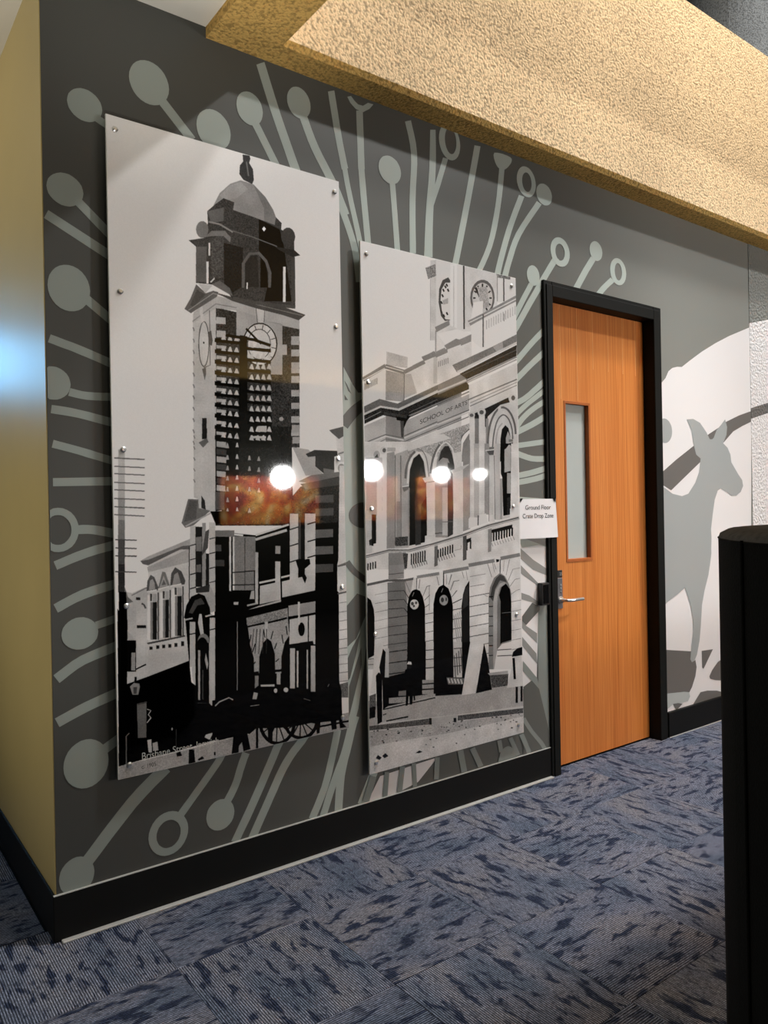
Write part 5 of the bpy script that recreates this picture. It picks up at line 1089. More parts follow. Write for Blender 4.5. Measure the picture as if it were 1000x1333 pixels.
[150,0,[349,2018,359,2063,353,2086,344,2046]],
[55,0,[332,2083,338,2084,336,2200,329,2198]],
[165,0,[363,1981,389,1984,384,2227,369,2230,359,2218]],
[190,0,[993,1494,1037,1482,1025,2239,972,2221,978,1830,971,1823,973,1707,988,1656]],
[70,0,[976,1718,1030,1710,1028,1703,974,1710]],
[85,0,[973,1840,1032,1833,1030,1826,972,1833]],
[130,0,[1015,1495,1017,1658,1021,1658,1019,1495]],
[120,0,[980,1879,1033,1877,1033,1874,979,1876]],
[120,0,[979,1920,1033,1919,1032,1915,978,1917]],
[120,0,[978,1959,1032,1958,1031,1955,977,1956]],
[120,0,[977,2000,1031,1999,1030,1996,976,1996]],
[120,0,[976,2042,1030,2041,1029,2038,975,2038]],
[120,0,[975,2082,1029,2082,1028,2078,975,2078]],
[120,0,[974,2111,1028,2112,1028,2108,974,2108]],
[120,0,[974,2151,1027,2152,1027,2149,973,2148]],
[120,0,[973,2189,1026,2190,1026,2186,972,2185]],
[120,0,[972,2227,1026,2229,1025,2226,971,2224]],
[95,25,[971,2237,1028,2233,1026,2304,970,2295]],
[190,0,[977,1135,1034,1124,1036,1251,989,1252]],
[85,0,[943,1113,1035,1089,1034,1128,994,1150,959,1126]],
[120,0,[991,1220,1034,1207,1031,1200,988,1213]],
[140,0,[1026,1279,1024,1287,1018,1294,1010,1298,1000,1298,992,1295,987,1288,985,1280,987,1271,993,1264,1001,1260,1010,1260,1018,1264,1024,1270]],
[192,0,[995,1268,1029,1267,1023,1677,979,1691]],
[100,0,[977,1718,1027,1705,1024,1698,974,1711]],
[150,12,[3,2391,85,2388,277,2383,469,2373,467,2449,2,2447]],
[140,12,[375,2375,627,2373,1022,2370,1031,2455,374,2446]],
[95,0,[74,2173,110,2174,107,2305,75,2301]],
[60,0,[75,2178,113,2176,111,2170,74,2172]],
[120,0,[49,2105,65,2093,85,2100,86,2113,80,2140,58,2137]],
[60,0,[62,2109,76,2111,73,2136,62,2134]],
[12,0,[67,2072,75,2073,74,2096,66,2095]],
[165,0,[111,2201,124,2207,114,2221,124,2234,109,2249,112,2252,128,2235,118,2221,128,2207,112,2198]],
[180,0,[110,2315,126,2315,127,2365,114,2362]],
[160,0,[130,2330,149,2329,152,2362,131,2361]],
[100,0,[33,2390,34,2286,46,2277,43,2274,30,2285,29,2389]],
[60,0,[221,2294,220,2364,223,2365,224,2294]],
[130,0,[210,2292,209,2295,208,2297,207,2298,206,2298,204,2296,204,2294,203,2291,204,2289,205,2287,206,2286,207,2286,208,2287,209,2290]],
[10,0,[221,2387,237,2383,244,2402,224,2401]],
[5,0,[272,2384,293,2384,297,2440,270,2439]],
[15,0,[307,2429,326,2421,334,2431,312,2435]],
[20,0,[375,2414,382,2416,382,2429,375,2427]],
[170,0,[337,2349,343,2339,374,2337,358,2363]],
[170,0,[384,2366,398,2354,395,2370]],
[5,0,[372,2210,461,2211,479,2228,531,2259,535,2209,567,2186,586,2176,657,2187,715,2215,762,2223,806,2252,854,2284,900,2291,907,2232,923,2210,970,2217,983,2268,983,2397,869,2387,851,2433,730,2439,626,2427,526,2371,393,2373,369,2368]],
[150,0,[385,2236,403,2223,444,2213,460,2224,463,2220,443,2208,400,2218,382,2232]],
[170,0,[586,2188,650,2197,650,2188,586,2180]],
[170,0,[662,2217,662,2221,659,2224,656,2225,652,2224,649,2222,647,2218,646,2214,647,2210,649,2207,653,2206,656,2206,660,2209,662,2212]],
[185,0,[715,2221,714,2226,711,2229,706,2230,701,2229,696,2226,693,2222,692,2218,693,2214,696,2211,701,2209,706,2210,711,2213,714,2217]],
[150,0,[547,2233,554,2206,573,2212,566,2237]],
[120,0,[537,2262,578,2263,578,2260,537,2258]],
[90,0,[913,2240,921,2229,917,2226,910,2237]],
[80,0,[788,2272,822,2286,823,2283,789,2268]],
[140,10,[525,2377,563,2355,589,2360,640,2370,732,2381,827,2381,869,2388,854,2440,612,2442,530,2434]],
[6,0,[731,2327,734,2350,732,2373,726,2393,715,2410,701,2422,684,2429,667,2431,649,2427,632,2419,616,2406,603,2388,594,2368,588,2346,587,2324,591,2302,576,2298,572,2321,573,2346,579,2370,590,2393,606,2414,625,2430,646,2440,669,2445,691,2443,711,2434,728,2420,741,2401,748,2378,750,2353,747,2328]],
[6,0,[659,2344,739,2377,741,2373,660,2339]],
[6,0,[658,2343,721,2414,725,2412,662,2340]],
[6,0,[657,2342,689,2435,694,2435,662,2341]],
[6,0,[657,2341,651,2435,656,2436,662,2342]],
[6,0,[657,2340,615,2415,620,2417,662,2343]],
[6,0,[658,2340,590,2378,593,2382,661,2344]],
[6,0,[659,2339,580,2334,580,2339,660,2344]],
[6,0,[842,2350,846,2369,844,2386,837,2401,827,2414,813,2424,797,2429,780,2430,762,2426,745,2419,730,2408,717,2394,708,2377,703,2360,702,2343,706,2326,690,2321,686,2339,687,2360,694,2380,705,2400,720,2417,739,2430,760,2440,782,2444,804,2443,824,2437,840,2425,853,2410,860,2391,862,2371,859,2350]],
[6,0,[772,2361,851,2391,853,2387,773,2357]],
[6,0,[771,2360,833,2420,837,2417,775,2358]],
[6,0,[770,2359,802,2436,807,2435,775,2359]],
[6,0,[770,2358,764,2434,770,2435,775,2360]],
[6,0,[770,2357,729,2416,734,2419,775,2361]],
[6,0,[771,2357,704,2386,707,2390,774,2361]],
[6,0,[772,2357,694,2350,694,2355,773,2361]],
[5,0,[614,2342,640,2347,635,2426,616,2425]],
[5,0,[562,2287,572,2289,569,2439,559,2437]],
[5,0,[461,2359,522,2370,534,2435,503,2438,497,2399,483,2413,481,2438,451,2437]],
[5,0,[923,2386,952,2379,954,2431,929,2431]],
[5,0,[960,2350,984,2354,984,2409,1005,2432,972,2432]],
[6,0,[966,2213,964,2220,959,2224,952,2226,944,2225,937,2221,932,2215,930,2208,932,2202,937,2197,944,2195,952,2196,960,2200,965,2206]],
[8,0,[862,2409,1029,2412,1028,2404,861,2401]],
[6,0,[848,2385,871,2386,865,2433,851,2433]]]
P2 = [
[196,0,[451,-3,877,-12,869,304,446,358]],
[186,0,[419,14,455,7,445,401,409,406]],
[150,0,[415,107,408,406,411,406,418,106]],
[205,0,[549,9,594,1,586,334,541,340]],
[65,0,[634,2,629,323,640,322,645,0]],
[160,0,[570,14,562,332,566,331,574,13]],
[190,0,[649,5,877,0,870,269,641,311]],
[196,0,[877,6,1027,4,1024,124,873,152]],
[75,0,[920,4,918,140,928,138,930,2]],
[120,40,[386,57,451,27,454,84,402,109]],
[110,45,[870,2,976,1,974,16,875,21]],
[140,0,[873,6,871,147,878,145,880,5]],
[70,0,[533,78,546,90,541,290,506,298,481,277,467,213,472,146,496,98]],
[196,0,[546,102,541,288,509,289,488,254,480,200,488,144,514,108]],
[45,0,[514,115,523,127,532,122,524,110]],
[45,0,[492,144,500,156,509,151,501,139]],
[45,0,[477,206,486,218,495,214,486,202]],
[45,0,[475,251,483,263,492,258,484,246]],
[45,0,[492,270,500,282,509,277,501,265]],
[45,0,[505,125,513,137,522,132,514,120]],
[45,0,[522,139,531,151,540,146,532,134]],
[45,0,[485,172,494,184,503,179,494,167]],
[45,0,[512,256,521,268,530,264,522,251]],
[110,0,[501,210,531,200,529,196,500,206]],
[150,0,[493,198,530,181,530,209,497,219]],
[88,0,[855,130,851,157,840,183,823,206,801,224,777,234,752,238,728,234,708,222,693,205,683,182,680,157,684,130,695,105,712,82,733,64,757,53,782,49,805,52,826,63,842,81,852,104]],
[175,0,[841,134,837,158,828,180,813,199,795,214,775,223,754,226,735,223,718,213,705,198,697,179,694,157,698,134,707,112,721,93,738,78,758,68,779,65,799,68,817,77,830,92,838,112]],
[45,0,[712,102,747,153,760,147,725,95]],
[45,0,[816,141,834,139,834,131,816,134]],
[45,0,[805,169,821,177,828,170,812,163]],
[45,0,[785,191,794,206,804,202,795,187]],
[45,0,[760,201,760,219,770,218,770,199]],
[45,0,[736,195,727,213,737,214,746,197]],
[45,0,[720,176,705,188,712,193,727,181]],
[45,0,[718,149,701,151,700,159,718,156]],
[45,0,[728,121,714,114,707,121,722,128]],
[45,0,[748,100,740,85,730,89,738,104]],
[45,0,[773,90,774,70,763,72,763,91]],
[45,0,[797,94,807,76,797,75,788,93]],
[45,0,[814,113,829,101,823,97,807,109]],
[150,30,[730,94,802,82,815,184,759,204]],
[203,0,[701,178,770,159,768,237,683,271]],
[202,0,[678,300,767,254,1020,124,1015,310,769,414,684,373]],
[125,0,[660,277,762,226,1021,90,1020,123,774,246,678,299]],
[195,0,[665,290,768,240,1022,112,1018,107,764,236,662,286]],
[165,0,[789,257,788,303,796,302,797,256]],
[165,0,[807,248,805,294,813,293,815,247]],
[165,0,[824,240,823,286,831,285,832,238]],
[165,0,[841,231,840,277,848,276,849,230]],
[165,0,[859,222,858,269,866,268,867,221]],
[165,0,[876,213,875,260,883,259,885,212]],
[165,0,[894,205,893,252,901,250,902,203]],
[165,0,[912,196,911,243,919,242,920,195]],
[165,0,[930,187,929,234,937,233,938,186]],
[165,0,[948,178,946,225,955,224,956,177]],
[165,0,[966,169,965,216,973,215,974,168]],
[165,0,[984,160,983,207,991,206,992,159]],
[165,0,[1002,151,1001,198,1010,197,1011,149]],
[85,0,[765,229,760,398,770,397,774,227]],
[120,0,[920,204,919,245,924,244,925,203]],
[194,0,[439,353,538,313,685,350,680,555,433,621]],
[196,0,[302,541,436,484,440,620,299,632]],
[122,0,[440,337,535,291,538,314,450,361]],
[205,0,[453,368,586,329,677,340,600,389,510,421]],
[122,0,[499,420,578,377,600,379,683,342,681,379,608,410,577,405,517,438]],
[122,0,[438,460,501,431,517,448,445,484]],
[122,0,[352,496,431,455,443,481,366,509]],
[122,0,[295,539,358,509,371,521,294,555]],
[135,0,[441,353,439,468,446,467,449,352]],
[150,0,[435,490,431,605,441,604,445,489]],
[150,0,[591,417,588,468,605,467,607,416]],
[140,0,[455,510,454,542,461,542,462,509]],
[140,0,[467,505,466,537,473,537,473,504]],
[140,0,[478,500,478,533,484,532,485,499]],
[140,0,[490,494,489,528,496,527,497,494]],
[140,0,[502,489,501,523,508,522,509,489]],
[140,0,[514,484,513,517,520,517,521,484]],
[194,0,[244,581,370,522,444,481,610,401,606,558,207,719]],
[160,0,[246,586,285,580,318,669,241,700]],
[170,0,[427,486,452,483,448,613,424,615]],
[195,0,[5,632,137,572,133,722,3,755]],
[140,0,[11,650,10,679,16,678,17,650]],
[140,0,[19,647,19,675,24,674,25,646]],
[140,0,[28,643,27,671,33,671,33,642]],
[140,0,[36,639,35,667,41,667,42,638]],
[140,0,[45,635,44,663,50,663,50,634]],
[140,0,[53,630,52,659,58,659,59,630]],
[140,0,[62,626,61,655,67,655,68,626]],
[140,0,[70,622,70,651,75,651,76,622]],
[140,0,[79,618,78,647,84,647,85,618]],
[168,5,[140,490,266,503,263,555,139,554]],
[142,4,[135,577,246,586,241,717,130,717]],
[112,0,[8,640,140,565,128,549,-3,625]],
[200,0,[6,636,135,567,133,564,4,633]],
[108,0,[127,570,242,587,250,566,135,549]],
[190,0,[133,562,244,575,245,571,135,558]],
[115,0,[247,585,376,522,365,506,237,569]],
[118,0,[352,492,436,456,445,479,367,512]],
[120,0,[440,471,519,432,520,453,443,487]],
[122,0,[500,423,583,378,614,385,614,400,519,438]],
[130,0,[457,503,456,531,462,530,463,502]],
[130,0,[469,498,468,526,474,526,475,498]],
[130,0,[481,493,481,521,487,521,487,493]],
[130,0,[494,488,493,517,499,516,500,488]],
[130,0,[506,484,505,512,511,511,512,483]],
[130,0,[518,479,518,507,524,506,524,478]],
[95,0,[241,584,236,715,241,714,246,584]],
[95,8,[6,755,94,714,200,728,610,550,609,584,209,757,100,749,7,784]],
[40,8,[6,795,99,754,209,761,609,589,607,652,280,786,229,801,114,788,7,834]],
[178,0,[9,794,100,754,209,760,612,584,606,575,205,751,99,745,4,786]],
[120,0,[7,818,103,774,101,771,5,815]],
[85,0,[269,768,609,625,607,621,267,765]],
[90,0,[103,730,207,743,610,567,609,564,205,740,103,728]],
[110,0,[269,786,609,650,606,643,266,779]],
[160,0,[6,844,128,794,125,940,6,967]],
[122,0,[129,790,242,803,236,941,125,930]],
[152,0,[239,810,607,660,604,782,236,916]],
[18,0,[193,784,280,782,254,807,229,853,223,809,192,806]],
[60,0,[214,809,236,808,232,887,218,887]],
[88,0,[238,881,606,741,604,737,236,877]],
[185,0,[238,892,607,753,603,747,235,886]],
[95,0,[237,908,605,773,603,769,235,904]],
[92,0,[8,922,127,879,233,891,234,887,126,875,7,918]],
[185,0,[9,931,127,888,233,902,234,896,126,883,6,926]],
[92,0,[8,950,126,900,233,912,234,908,126,897,6,947]],
[185,0,[7,955,126,906,125,930,6,977]],
[188,0,[236,921,604,782,599,988,234,997]],
[70,0,[119,772,119,785,123,784,123,772]],
[70,0,[127,773,127,785,131,785,132,773]],
[70,0,[136,773,135,786,140,786,140,773]],
[70,0,[144,774,144,787,148,786,148,774]],
[70,0,[153,775,152,787,156,787,157,774]],
[70,0,[161,775,161,788,165,788,165,775]],
[70,0,[169,776,169,789,173,788,174,776]],
[70,0,[178,777,178,789,182,789,182,776]],
[70,0,[186,777,186,790,190,790,191,777]],
[70,0,[195,778,195,791,199,790,199,778]],
[70,0,[203,779,203,791,207,791,208,778]],
[70,0,[212,779,212,792,216,792,216,779]],
[70,0,[221,780,220,793,225,792,225,780]],
[70,0,[229,781,229,793,233,793,234,780]],
[70,0,[238,781,238,794,242,794,242,781]],
[70,0,[246,782,246,795,251,794,251,782]],
[112,0,[452,620,609,555,649,574,655,603,450,688]],
[175,0,[450,659,645,583,640,574,446,651]],
[42,0,[448,669,642,589,660,603,660,623,447,707]],
[115,0,[448,725,663,638,659,632,445,719]],
[155,0,[446,731,661,647,659,732,444,813]],
[90,0,[445,807,660,730,658,726,443,804]],
[185,0,[445,818,660,742,657,737,443,813]],
[95,0,[444,841,659,764,657,760,443,838]],
[190,0,[662,603,1011,453,1010,657,665,746]],
[110,10,[550,512,834,387,1015,301,1014,340,580,546]],
[150,0,[834,389,907,353,913,391,862,409]],
[180,0,[586,548,1018,352,1010,342,580,539]],
[42,12,[599,551,1014,358,1012,416,649,574]],
[80,0,[617,556,1014,386,1012,383,615,553]],
[125,0,[651,585,1015,425,1009,417,646,578]],
[150,0,[650,594,1014,439,1009,433,647,588]],
[108,0,[651,682,1013,545,1009,539,648,676]],
[120,0,[667,694,1012,559,1010,556,665,691]],
[105,0,[667,711,1011,575,1009,572,665,707]],
[184,0,[662,742,1014,641,1009,982,655,990]],
[40,0,[692,745,769,715,943,644,953,669,883,687,789,754,774,811,726,768,698,784]],
[190,0,[661,757,693,750,692,989,655,990]],
[112,0,[697,769,727,768,722,989,692,989]],
[188,0,[726,748,768,740,769,987,720,989]],
[128,0,[775,765,794,764,789,987,769,987]],
[180,0,[776,732,772,742,764,751,752,756,739,756,727,753,719,745,716,736,720,726,728,717,740,712,753,711,765,715,773,722]],
[80,0,[761,734,760,739,755,743,749,746,742,746,736,745,732,741,730,736,732,731,736,727,743,724,750,724,756,726,760,729]],
[180,0,[699,752,696,760,689,766,680,770,669,771,660,768,653,762,651,755,654,747,660,741,670,737,681,736,690,739,697,744]],
[90,0,[689,754,687,758,683,761,678,763,672,763,666,762,663,759,661,755,663,752,667,748,672,746,678,746,684,747,687,750]],
[182,0,[1008,644,1005,655,996,663,983,669,969,670,956,666,947,659,944,649,948,638,957,630,970,624,984,623,997,627,1006,634]],
[80,0,[995,643,993,648,989,653,983,656,976,657,970,655,966,650,965,645,967,639,971,634,977,631,984,631,990,633,994,637]],
[92,0,[793,911,794,901,794,887,795,871,797,855,800,840,803,825,807,810,812,795,819,780,827,764,836,750,845,738,855,728,865,718,876,711,886,707,895,705,904,705,913,706,923,709,931,713,940,720,949,727,956,736,963,747,970,759,976,773,980,785,983,799,985,814,986,827,986,837,1001,835,1001,826,1000,812,998,797,995,782,990,769,984,755,977,742,969,730,961,721,952,712,942,705,931,700,919,696,907,694,894,695,880,698,868,704,855,712,844,722,833,733,823,747,814,761,806,777,799,793,793,808,789,824,786,840,783,855,781,871,780,887,780,901,779,911]],
[95,0,[825,910,827,898,829,881,832,862,836,844,841,826,847,808,853,791,861,777,868,766,876,757,884,751,892,746,898,743,904,742,910,743,916,744,922,748,929,753,936,759,943,767,948,777,954,788,958,800,962,812,964,825,965,840,965,854,965,863,976,863,976,853,975,839,974,824,972,810,968,798,964,785,958,774,952,764,945,755,938,748,929,742,921,738,913,736,904,735,895,736,887,740,878,746,868,753,860,763,851,775,844,789,837,807,831,825,826,843,822,861,819,881,817,898,815,910]],
[150,0,[846,982,846,961,848,931,849,900,852,873,856,854,860,838,865,824,871,812,878,803,886,796,894,791,899,786,892,781,886,785,878,791,868,799,861,810,854,822,849,836,844,853,841,873,838,900,836,932,835,962,834,982]],
[180,0,[865,698,887,697,886,733,864,734]],
[28,0,[872,985,879,867,891,815,917,792,940,807,954,853,953,983]],
[152,0,[906,984,906,922,920,919,919,860,935,823,954,853,955,983]],
[100,0,[762,914,835,909,830,935,770,942]],
[40,0,[777,942,830,938,819,953,784,954]],
[175,0,[787,954,819,953,818,986,787,987]],
[110,0,[939,867,971,863,972,878,941,880]],
[40,0,[948,885,972,881,969,910]],
[115,0,[598,992,613,898,657,846,656,990]],
[92,0,[586,939,589,927,593,911,598,893,603,879,608,870,613,863,619,857,626,850,635,844,645,837,654,831,661,827,654,821,648,825,638,831,627,838,618,845,611,852,604,859,598,867,593,878,588,892,583,910,579,926,576,938]],
[150,40,[453,861,660,796,658,821,595,869,574,924,542,881,484,859]],
[188,0,[2,915,605,891,591,1422,-9,1432]],
[150,40,[182,969,599,861,597,941,412,976,362,949,287,951,250,1000,181,1020]],
[130,0,[131,963,176,955,168,1416,119,1413]],
[150,0,[176,969,257,943,251,1408,167,1413]],
[80,0,[178,973,168,1394,172,1395,182,973]],
[95,0,[210,972,203,1396,208,1396,216,972]],
[125,0,[183,1189,209,1189,205,1368,178,1367]],
[60,30,[173,1357,247,1355,246,1398,172,1399]],
[195,0,[104,957,131,956,120,1416,94,1414]],
[175,0,[133,951,131,959,125,966,117,970,108,970,99,967,94,961,92,953,94,945,100,938,108,934,118,934,126,937,132,943]],
[80,0,[127,950,125,955,123,959,118,961,114,961,110,959,107,956,106,951,107,947,110,943,114,941,119,941,123,942,126,946]],
[150,0,[134,937,183,936,182,954,133,956]],
[150,0,[91,974,89,983,84,990,76,994,68,994,61,991,56,983,54,975,56,966,62,958,69,954,77,954,85,957,90,965]],
[30,0,[60,986,77,969,84,990,68,997]],
[155,0,[12,987,104,985,98,1253,6,1251]],
[195,0,[72,1013,103,1012,94,1414,63,1413]],
[170,0,[5,1228,40,1229,36,1425,1,1424]],
[24,0,[38,1247,63,1248,60,1392,35,1391]],
[40,0,[20,1365,37,1357,36,1389,22,1388]],
[24,0,[251,1400,258,1123,267,1037,290,984,327,960,353,997,366,1079,367,1258,365,1357,351,1387]],
[48,0,[292,1400,294,1190,335,1017,366,1079,366,1161,331,1209,326,1396]],
[130,0,[254,1123,263,1123,256,1401,248,1400]],
[92,0,[245,1081,246,1071,248,1058,250,1043,253,1029,257,1017,262,1004,268,993,274,983,282,974,290,966,299,959,305,954,295,947,289,952,281,959,271,968,263,978,256,989,250,1001,244,1014,240,1027,236,1042,234,1057,233,1071,232,1080]],
[196,0,[255,1104,256,1091,258,1072,261,1051,265,1033,270,1018,276,1004,283,992,290,981,299,973,309,965,319,961,326,960,334,964,342,973,350,984,357,998,362,1016,365,1039,368,1060,370,1075,379,1074,377,1059,374,1038,370,1015,365,996,358,981,349,969,340,959,329,954,316,954,304,960,293,968,283,978,275,989,268,1002,262,1017,257,1032,253,1051,250,1071,248,1091,246,1104]],
[100,0,[312,938,318,939,328,942,339,945,348,951,354,958,361,967,366,978,371,992,375,1012,378,1036,381,1059,383,1074,388,1074,386,1058,383,1035,380,1011,376,991,371,977,365,965,359,956,351,948,342,942,330,938,320,936,313,934]],
[95,0,[217,1118,259,1113,256,1132,228,1144]],
[195,0,[218,1122,260,1117,259,1112,218,1117]],
[192,0,[343,1077,423,1064,422,1093,358,1099]],
[110,0,[359,1101,422,1094,422,1090,358,1098]],
[192,0,[372,1098,423,1098,416,1385,365,1384]],
[128,0,[423,1078,437,990,458,946,484,920,507,914,533,943,551,1012,543,1351,499,1369,416,1366]],
[46,0,[447,995,464,945,491,918,517,917,539,958,551,1012,528,1018,509,979,476,975]],
[170,0,[469,1122,504,1122,498,1359,464,1358]],
[52,0,[507,998,551,1012,544,1351,499,1367]],
[70,0,[417,1349,464,1348,464,1343,417,1344]],
[90,0,[465,1293,544,1293,544,1289,465,1290]],
[196,0,[410,1074,412,1060,416,1039,420,1016,425,996,430,980,436,964,443,950,451,938,462,926,475,914,487,906,498,903,507,905,518,913,528,923,536,934,542,947,546,963,549,978,551,988,559,987,557,977,554,962,550,946,544,932,535,920,524,909,512,900,498,897,483,901,469,910,456,922,445,935,436,948,429,963,423,978,417,995,412,1015,408,1038,405,1059,403,1074]],
[92,0,[400,1055,403,1043,406,1026,410,1008,415,992,420,978,425,966,431,954,438,944,444,934,452,926,459,919,464,914,453,909,448,914,441,921,433,930,426,940,420,951,413,963,407,976,402,990,398,1007,393,1025,390,1042,388,1054]],
[190,0,[539,1040,598,1029,590,1362,539,1363]],
[175,0,[527,1038,598,1014,598,1034,537,1053]],
[185,0,[352,1356,419,1351,417,1405,351,1402]],
[195,0,[45,1382,120,1374,119,1420,44,1421]],
[192,0,[549,1047,610,1031,602,1353,533,1363]],
[134,0,[609,1006,658,1003,651,1331,602,1343]],
[120,0,[612,941,661,878,658,1005,610,1011]],
[178,0,[534,1035,658,1000,610,1031,538,1052]],
[190,0,[661,899,690,898,680,1279,651,1278]],
[158,0,[688,898,725,896,715,1275,679,1274]],
[192,0,[724,896,762,895,753,1265,714,1264]],
[135,0,[762,895,796,894,787,1261,753,1260]],
[195,0,[641,1281,651,1271,700,1274,706,1315,640,1329]],
[195,0,[714,1259,764,1255,777,1302,713,1315]],
[85,0,[704,1264,702,1315,710,1315,713,1264]],
[176,0,[795,950,827,950,818,1266,787,1266]],
[78,0,[772,928,830,921,826,952,795,953]],
[190,0,[769,934,834,926,833,920,768,928]],
[170,0,[831,892,875,891,865,1291,821,1290]],
[110,0,[827,955,826,1287,831,1287,832,955]],
[140,0,[870,1074,889,1074,883,1288,865,1288]],
[190,0,[785,1266,821,1261,828,1298,788,1302]],
[120,0,[789,956,781,1297,786,1297,794,956]],
[20,0,[881,890,957,887,944,1263,889,1270,887,1068,877,1048]],
[160,0,[907,921,919,915,942,893,955,898,950,1033,904,1042]],
[145,0,[923,1044,950,1044,947,1152,920,1152]],
[40,0,[919,1173,947,1171,944,1263,917,1263]],
[175,0,[881,1275,944,1263,944,1279,881,1288]],
[194,0,[957,887,1013,885,1003,1280,947,1279]],
[198,0,[940,1232,1005,1227,1004,1280,939,1290]],
[188,0,[-4,1439,130,1425,128,1504,-5,1496]],
[118,0,[130,1428,234,1430,232,1511,128,1504]],
[190,0,[234,1430,593,1372,589,1533,232,1511]],
[92,0,[-1,1445,131,1424,253,1429,416,1404,595,1373,591,1360,412,1391,251,1417,129,1412,-5,1434]],
[195,0,[-2,1432,131,1411,252,1415,415,1390,594,1359,592,1355,414,1386,252,1411,130,1407,-3,1429]],
[185,0,[-2,1442,130,1422,252,1426,415,1402,593,1371,592,1368,414,1398,252,1423,130,1419,-3,1439]],
[40,0,[263,1439,262,1491,269,1492,271,1439]],
[40,0,[277,1437,275,1489,283,1490,285,1437]],
[40,0,[290,1435,289,1487,297,1488,298,1435]],
[40,0,[304,1433,303,1485,311,1486,312,1433]],
[40,0,[318,1430,317,1483,325,1484,326,1431]],
[40,0,[332,1428,331,1481,339,1482,340,1429]],
[40,0,[346,1426,345,1479,353,1480,355,1427]],
[110,0,[266,1490,273,1509,278,1508,272,1489]],
[110,0,[280,1487,287,1507,293,1506,286,1486]],
[110,0,[294,1485,301,1504,307,1503,300,1484]],
[110,0,[309,1483,316,1502,322,1501,315,1482]],
[110,0,[323,1480,330,1500,336,1499,329,1479]],
[110,0,[338,1478,345,1497,351,1496,344,1477]],
[110,0,[353,1475,360,1495,366,1494,359,1474]],
[40,0,[8,1470,7,1501,15,1502,16,1470]],
[40,0,[22,1467,21,1499,29,1500,30,1468]],
[40,0,[36,1465,36,1497,43,1498,44,1466]],
[40,0,[51,1463,50,1495,58,1495,58,1463]],
[35,0,[429,1415,428,1462,437,1462,438,1416]],
[35,0,[444,1413,443,1460,452,1460,453,1414]],
[35,0,[460,1411,459,1458,468,1458,469,1411]],
[35,0,[476,1409,475,1455,484,1456,485,1409]],
[35,0,[492,1407,491,1453,500,1454,501,1407]],
[35,0,[508,1404,507,1451,516,1452,517,1405]],
[35,0,[524,1402,523,1449,532,1450,533,1402]],
[70,0,[411,1397,431,1396,430,1498,409,1504]],
[60,25,[215,1434,246,1436,238,1506,223,1505]],
[190,0,[384,1413,601,1363,777,1322,1007,1291,1004,1558,381,1520]],
[95,0,[383,1410,604,1369,780,1327,1010,1290,1005,1276,774,1313,598,1356,378,1397]],
[195,0,[382,1395,602,1354,778,1311,1009,1274,1007,1269,776,1306,601,1349,380,1391]],
[200,0,[381,1409,602,1367,777,1325,1008,1288,1007,1285,776,1322,601,1364,380,1406]],
[35,0,[430,1425,429,1467,438,1467,439,1426]],
[35,0,[446,1422,445,1463,454,1464,455,1422]],
[35,0,[461,1418,460,1460,469,1460,470,1419]],
[35,0,[477,1415,476,1457,485,1457,486,1415]],
[35,0,[493,1412,492,1453,501,1454,502,1412]],
[35,0,[509,1408,508,1450,517,1451,518,1408]],
[35,0,[525,1405,524,1447,533,1447,534,1405]],
[110,0,[434,1468,441,1485,447,1484,439,1466]],
[110,0,[450,1465,457,1482,463,1481,456,1464]],
[110,0,[466,1462,474,1479,479,1478,472,1461]],
[110,0,[483,1459,490,1477,496,1476,488,1458]],
[110,0,[499,1456,507,1474,512,1473,505,1455]],
[110,0,[516,1453,523,1471,529,1470,521,1452]],
[110,0,[532,1450,540,1468,546,1467,538,1449]],
[35,0,[622,1394,620,1439,630,1439,631,1394]],
[35,0,[647,1387,646,1432,656,1433,657,1387]],
[30,0,[611,1386,657,1375,652,1395,614,1406]],
[28,0,[791,1359,790,1403,802,1403,803,1359]],
[28,0,[811,1356,810,1400,821,1400,822,1356]],
[28,0,[830,1352,829,1396,841,1397,842,1353]],
[28,0,[849,1349,848,1393,860,1394,861,1349]],
[28,0,[869,1346,868,1390,880,1391,881,1346]],
[28,0,[889,1342,888,1387,899,1387,901,1343]],
[28,0,[908,1339,907,1384,919,1384,920,1339]],
[28,0,[928,1336,927,1380,939,1381,940,1336]],
[28,0,[948,1332,947,1377,959,1378,961,1333]],
[140,0,[797,1409,806,1428,812,1426,803,1408]],
[140,0,[816,1406,826,1424,832,1423,822,1404]],
[140,0,[836,1402,845,1421,852,1419,842,1401]],
[140,0,[855,1399,865,1417,872,1416,862,1397]],
[140,0,[875,1395,885,1414,891,1412,882,1394]],
[140,0,[895,1392,905,1410,912,1409,902,1390]],
[140,0,[915,1388,925,1407,932,1405,922,1387]],
[140,0,[936,1385,946,1403,952,1402,942,1383]],
[140,0,[956,1381,966,1400,973,1398,962,1379]],
[30,0,[783,1343,957,1317,954,1338,790,1359]],
[90,0,[411,1410,432,1406,430,1503,408,1509]],
[75,0,[600,1368,625,1363,622,1484,597,1490]],
[125,0,[776,1338,802,1333,796,1452,773,1456]],
[110,0,[543,1436,587,1431,588,1412,585,1412,585,1429,542,1434]],
[190,0,[-1,1569,125,1565,116,1967,-10,1950]],
[104,0,[121,1565,240,1563,230,1983,116,1967]],
[192,0,[237,1563,589,1537,576,2032,227,1983]],
[150,0,[224,1562,273,1561,259,1626,234,1662]],
[80,0,[6,1573,122,1561,225,1567,280,1563,278,1552,224,1556,120,1550,3,1562]],
[120,0,[299,1559,441,1550,438,1536,296,1545]],
[110,0,[471,1547,590,1539,587,1523,468,1531]],
[130,0,[129,1486,220,1486,219,1552,127,1553]],
[70,0,[128,1529,219,1528,219,1525,128,1526]],
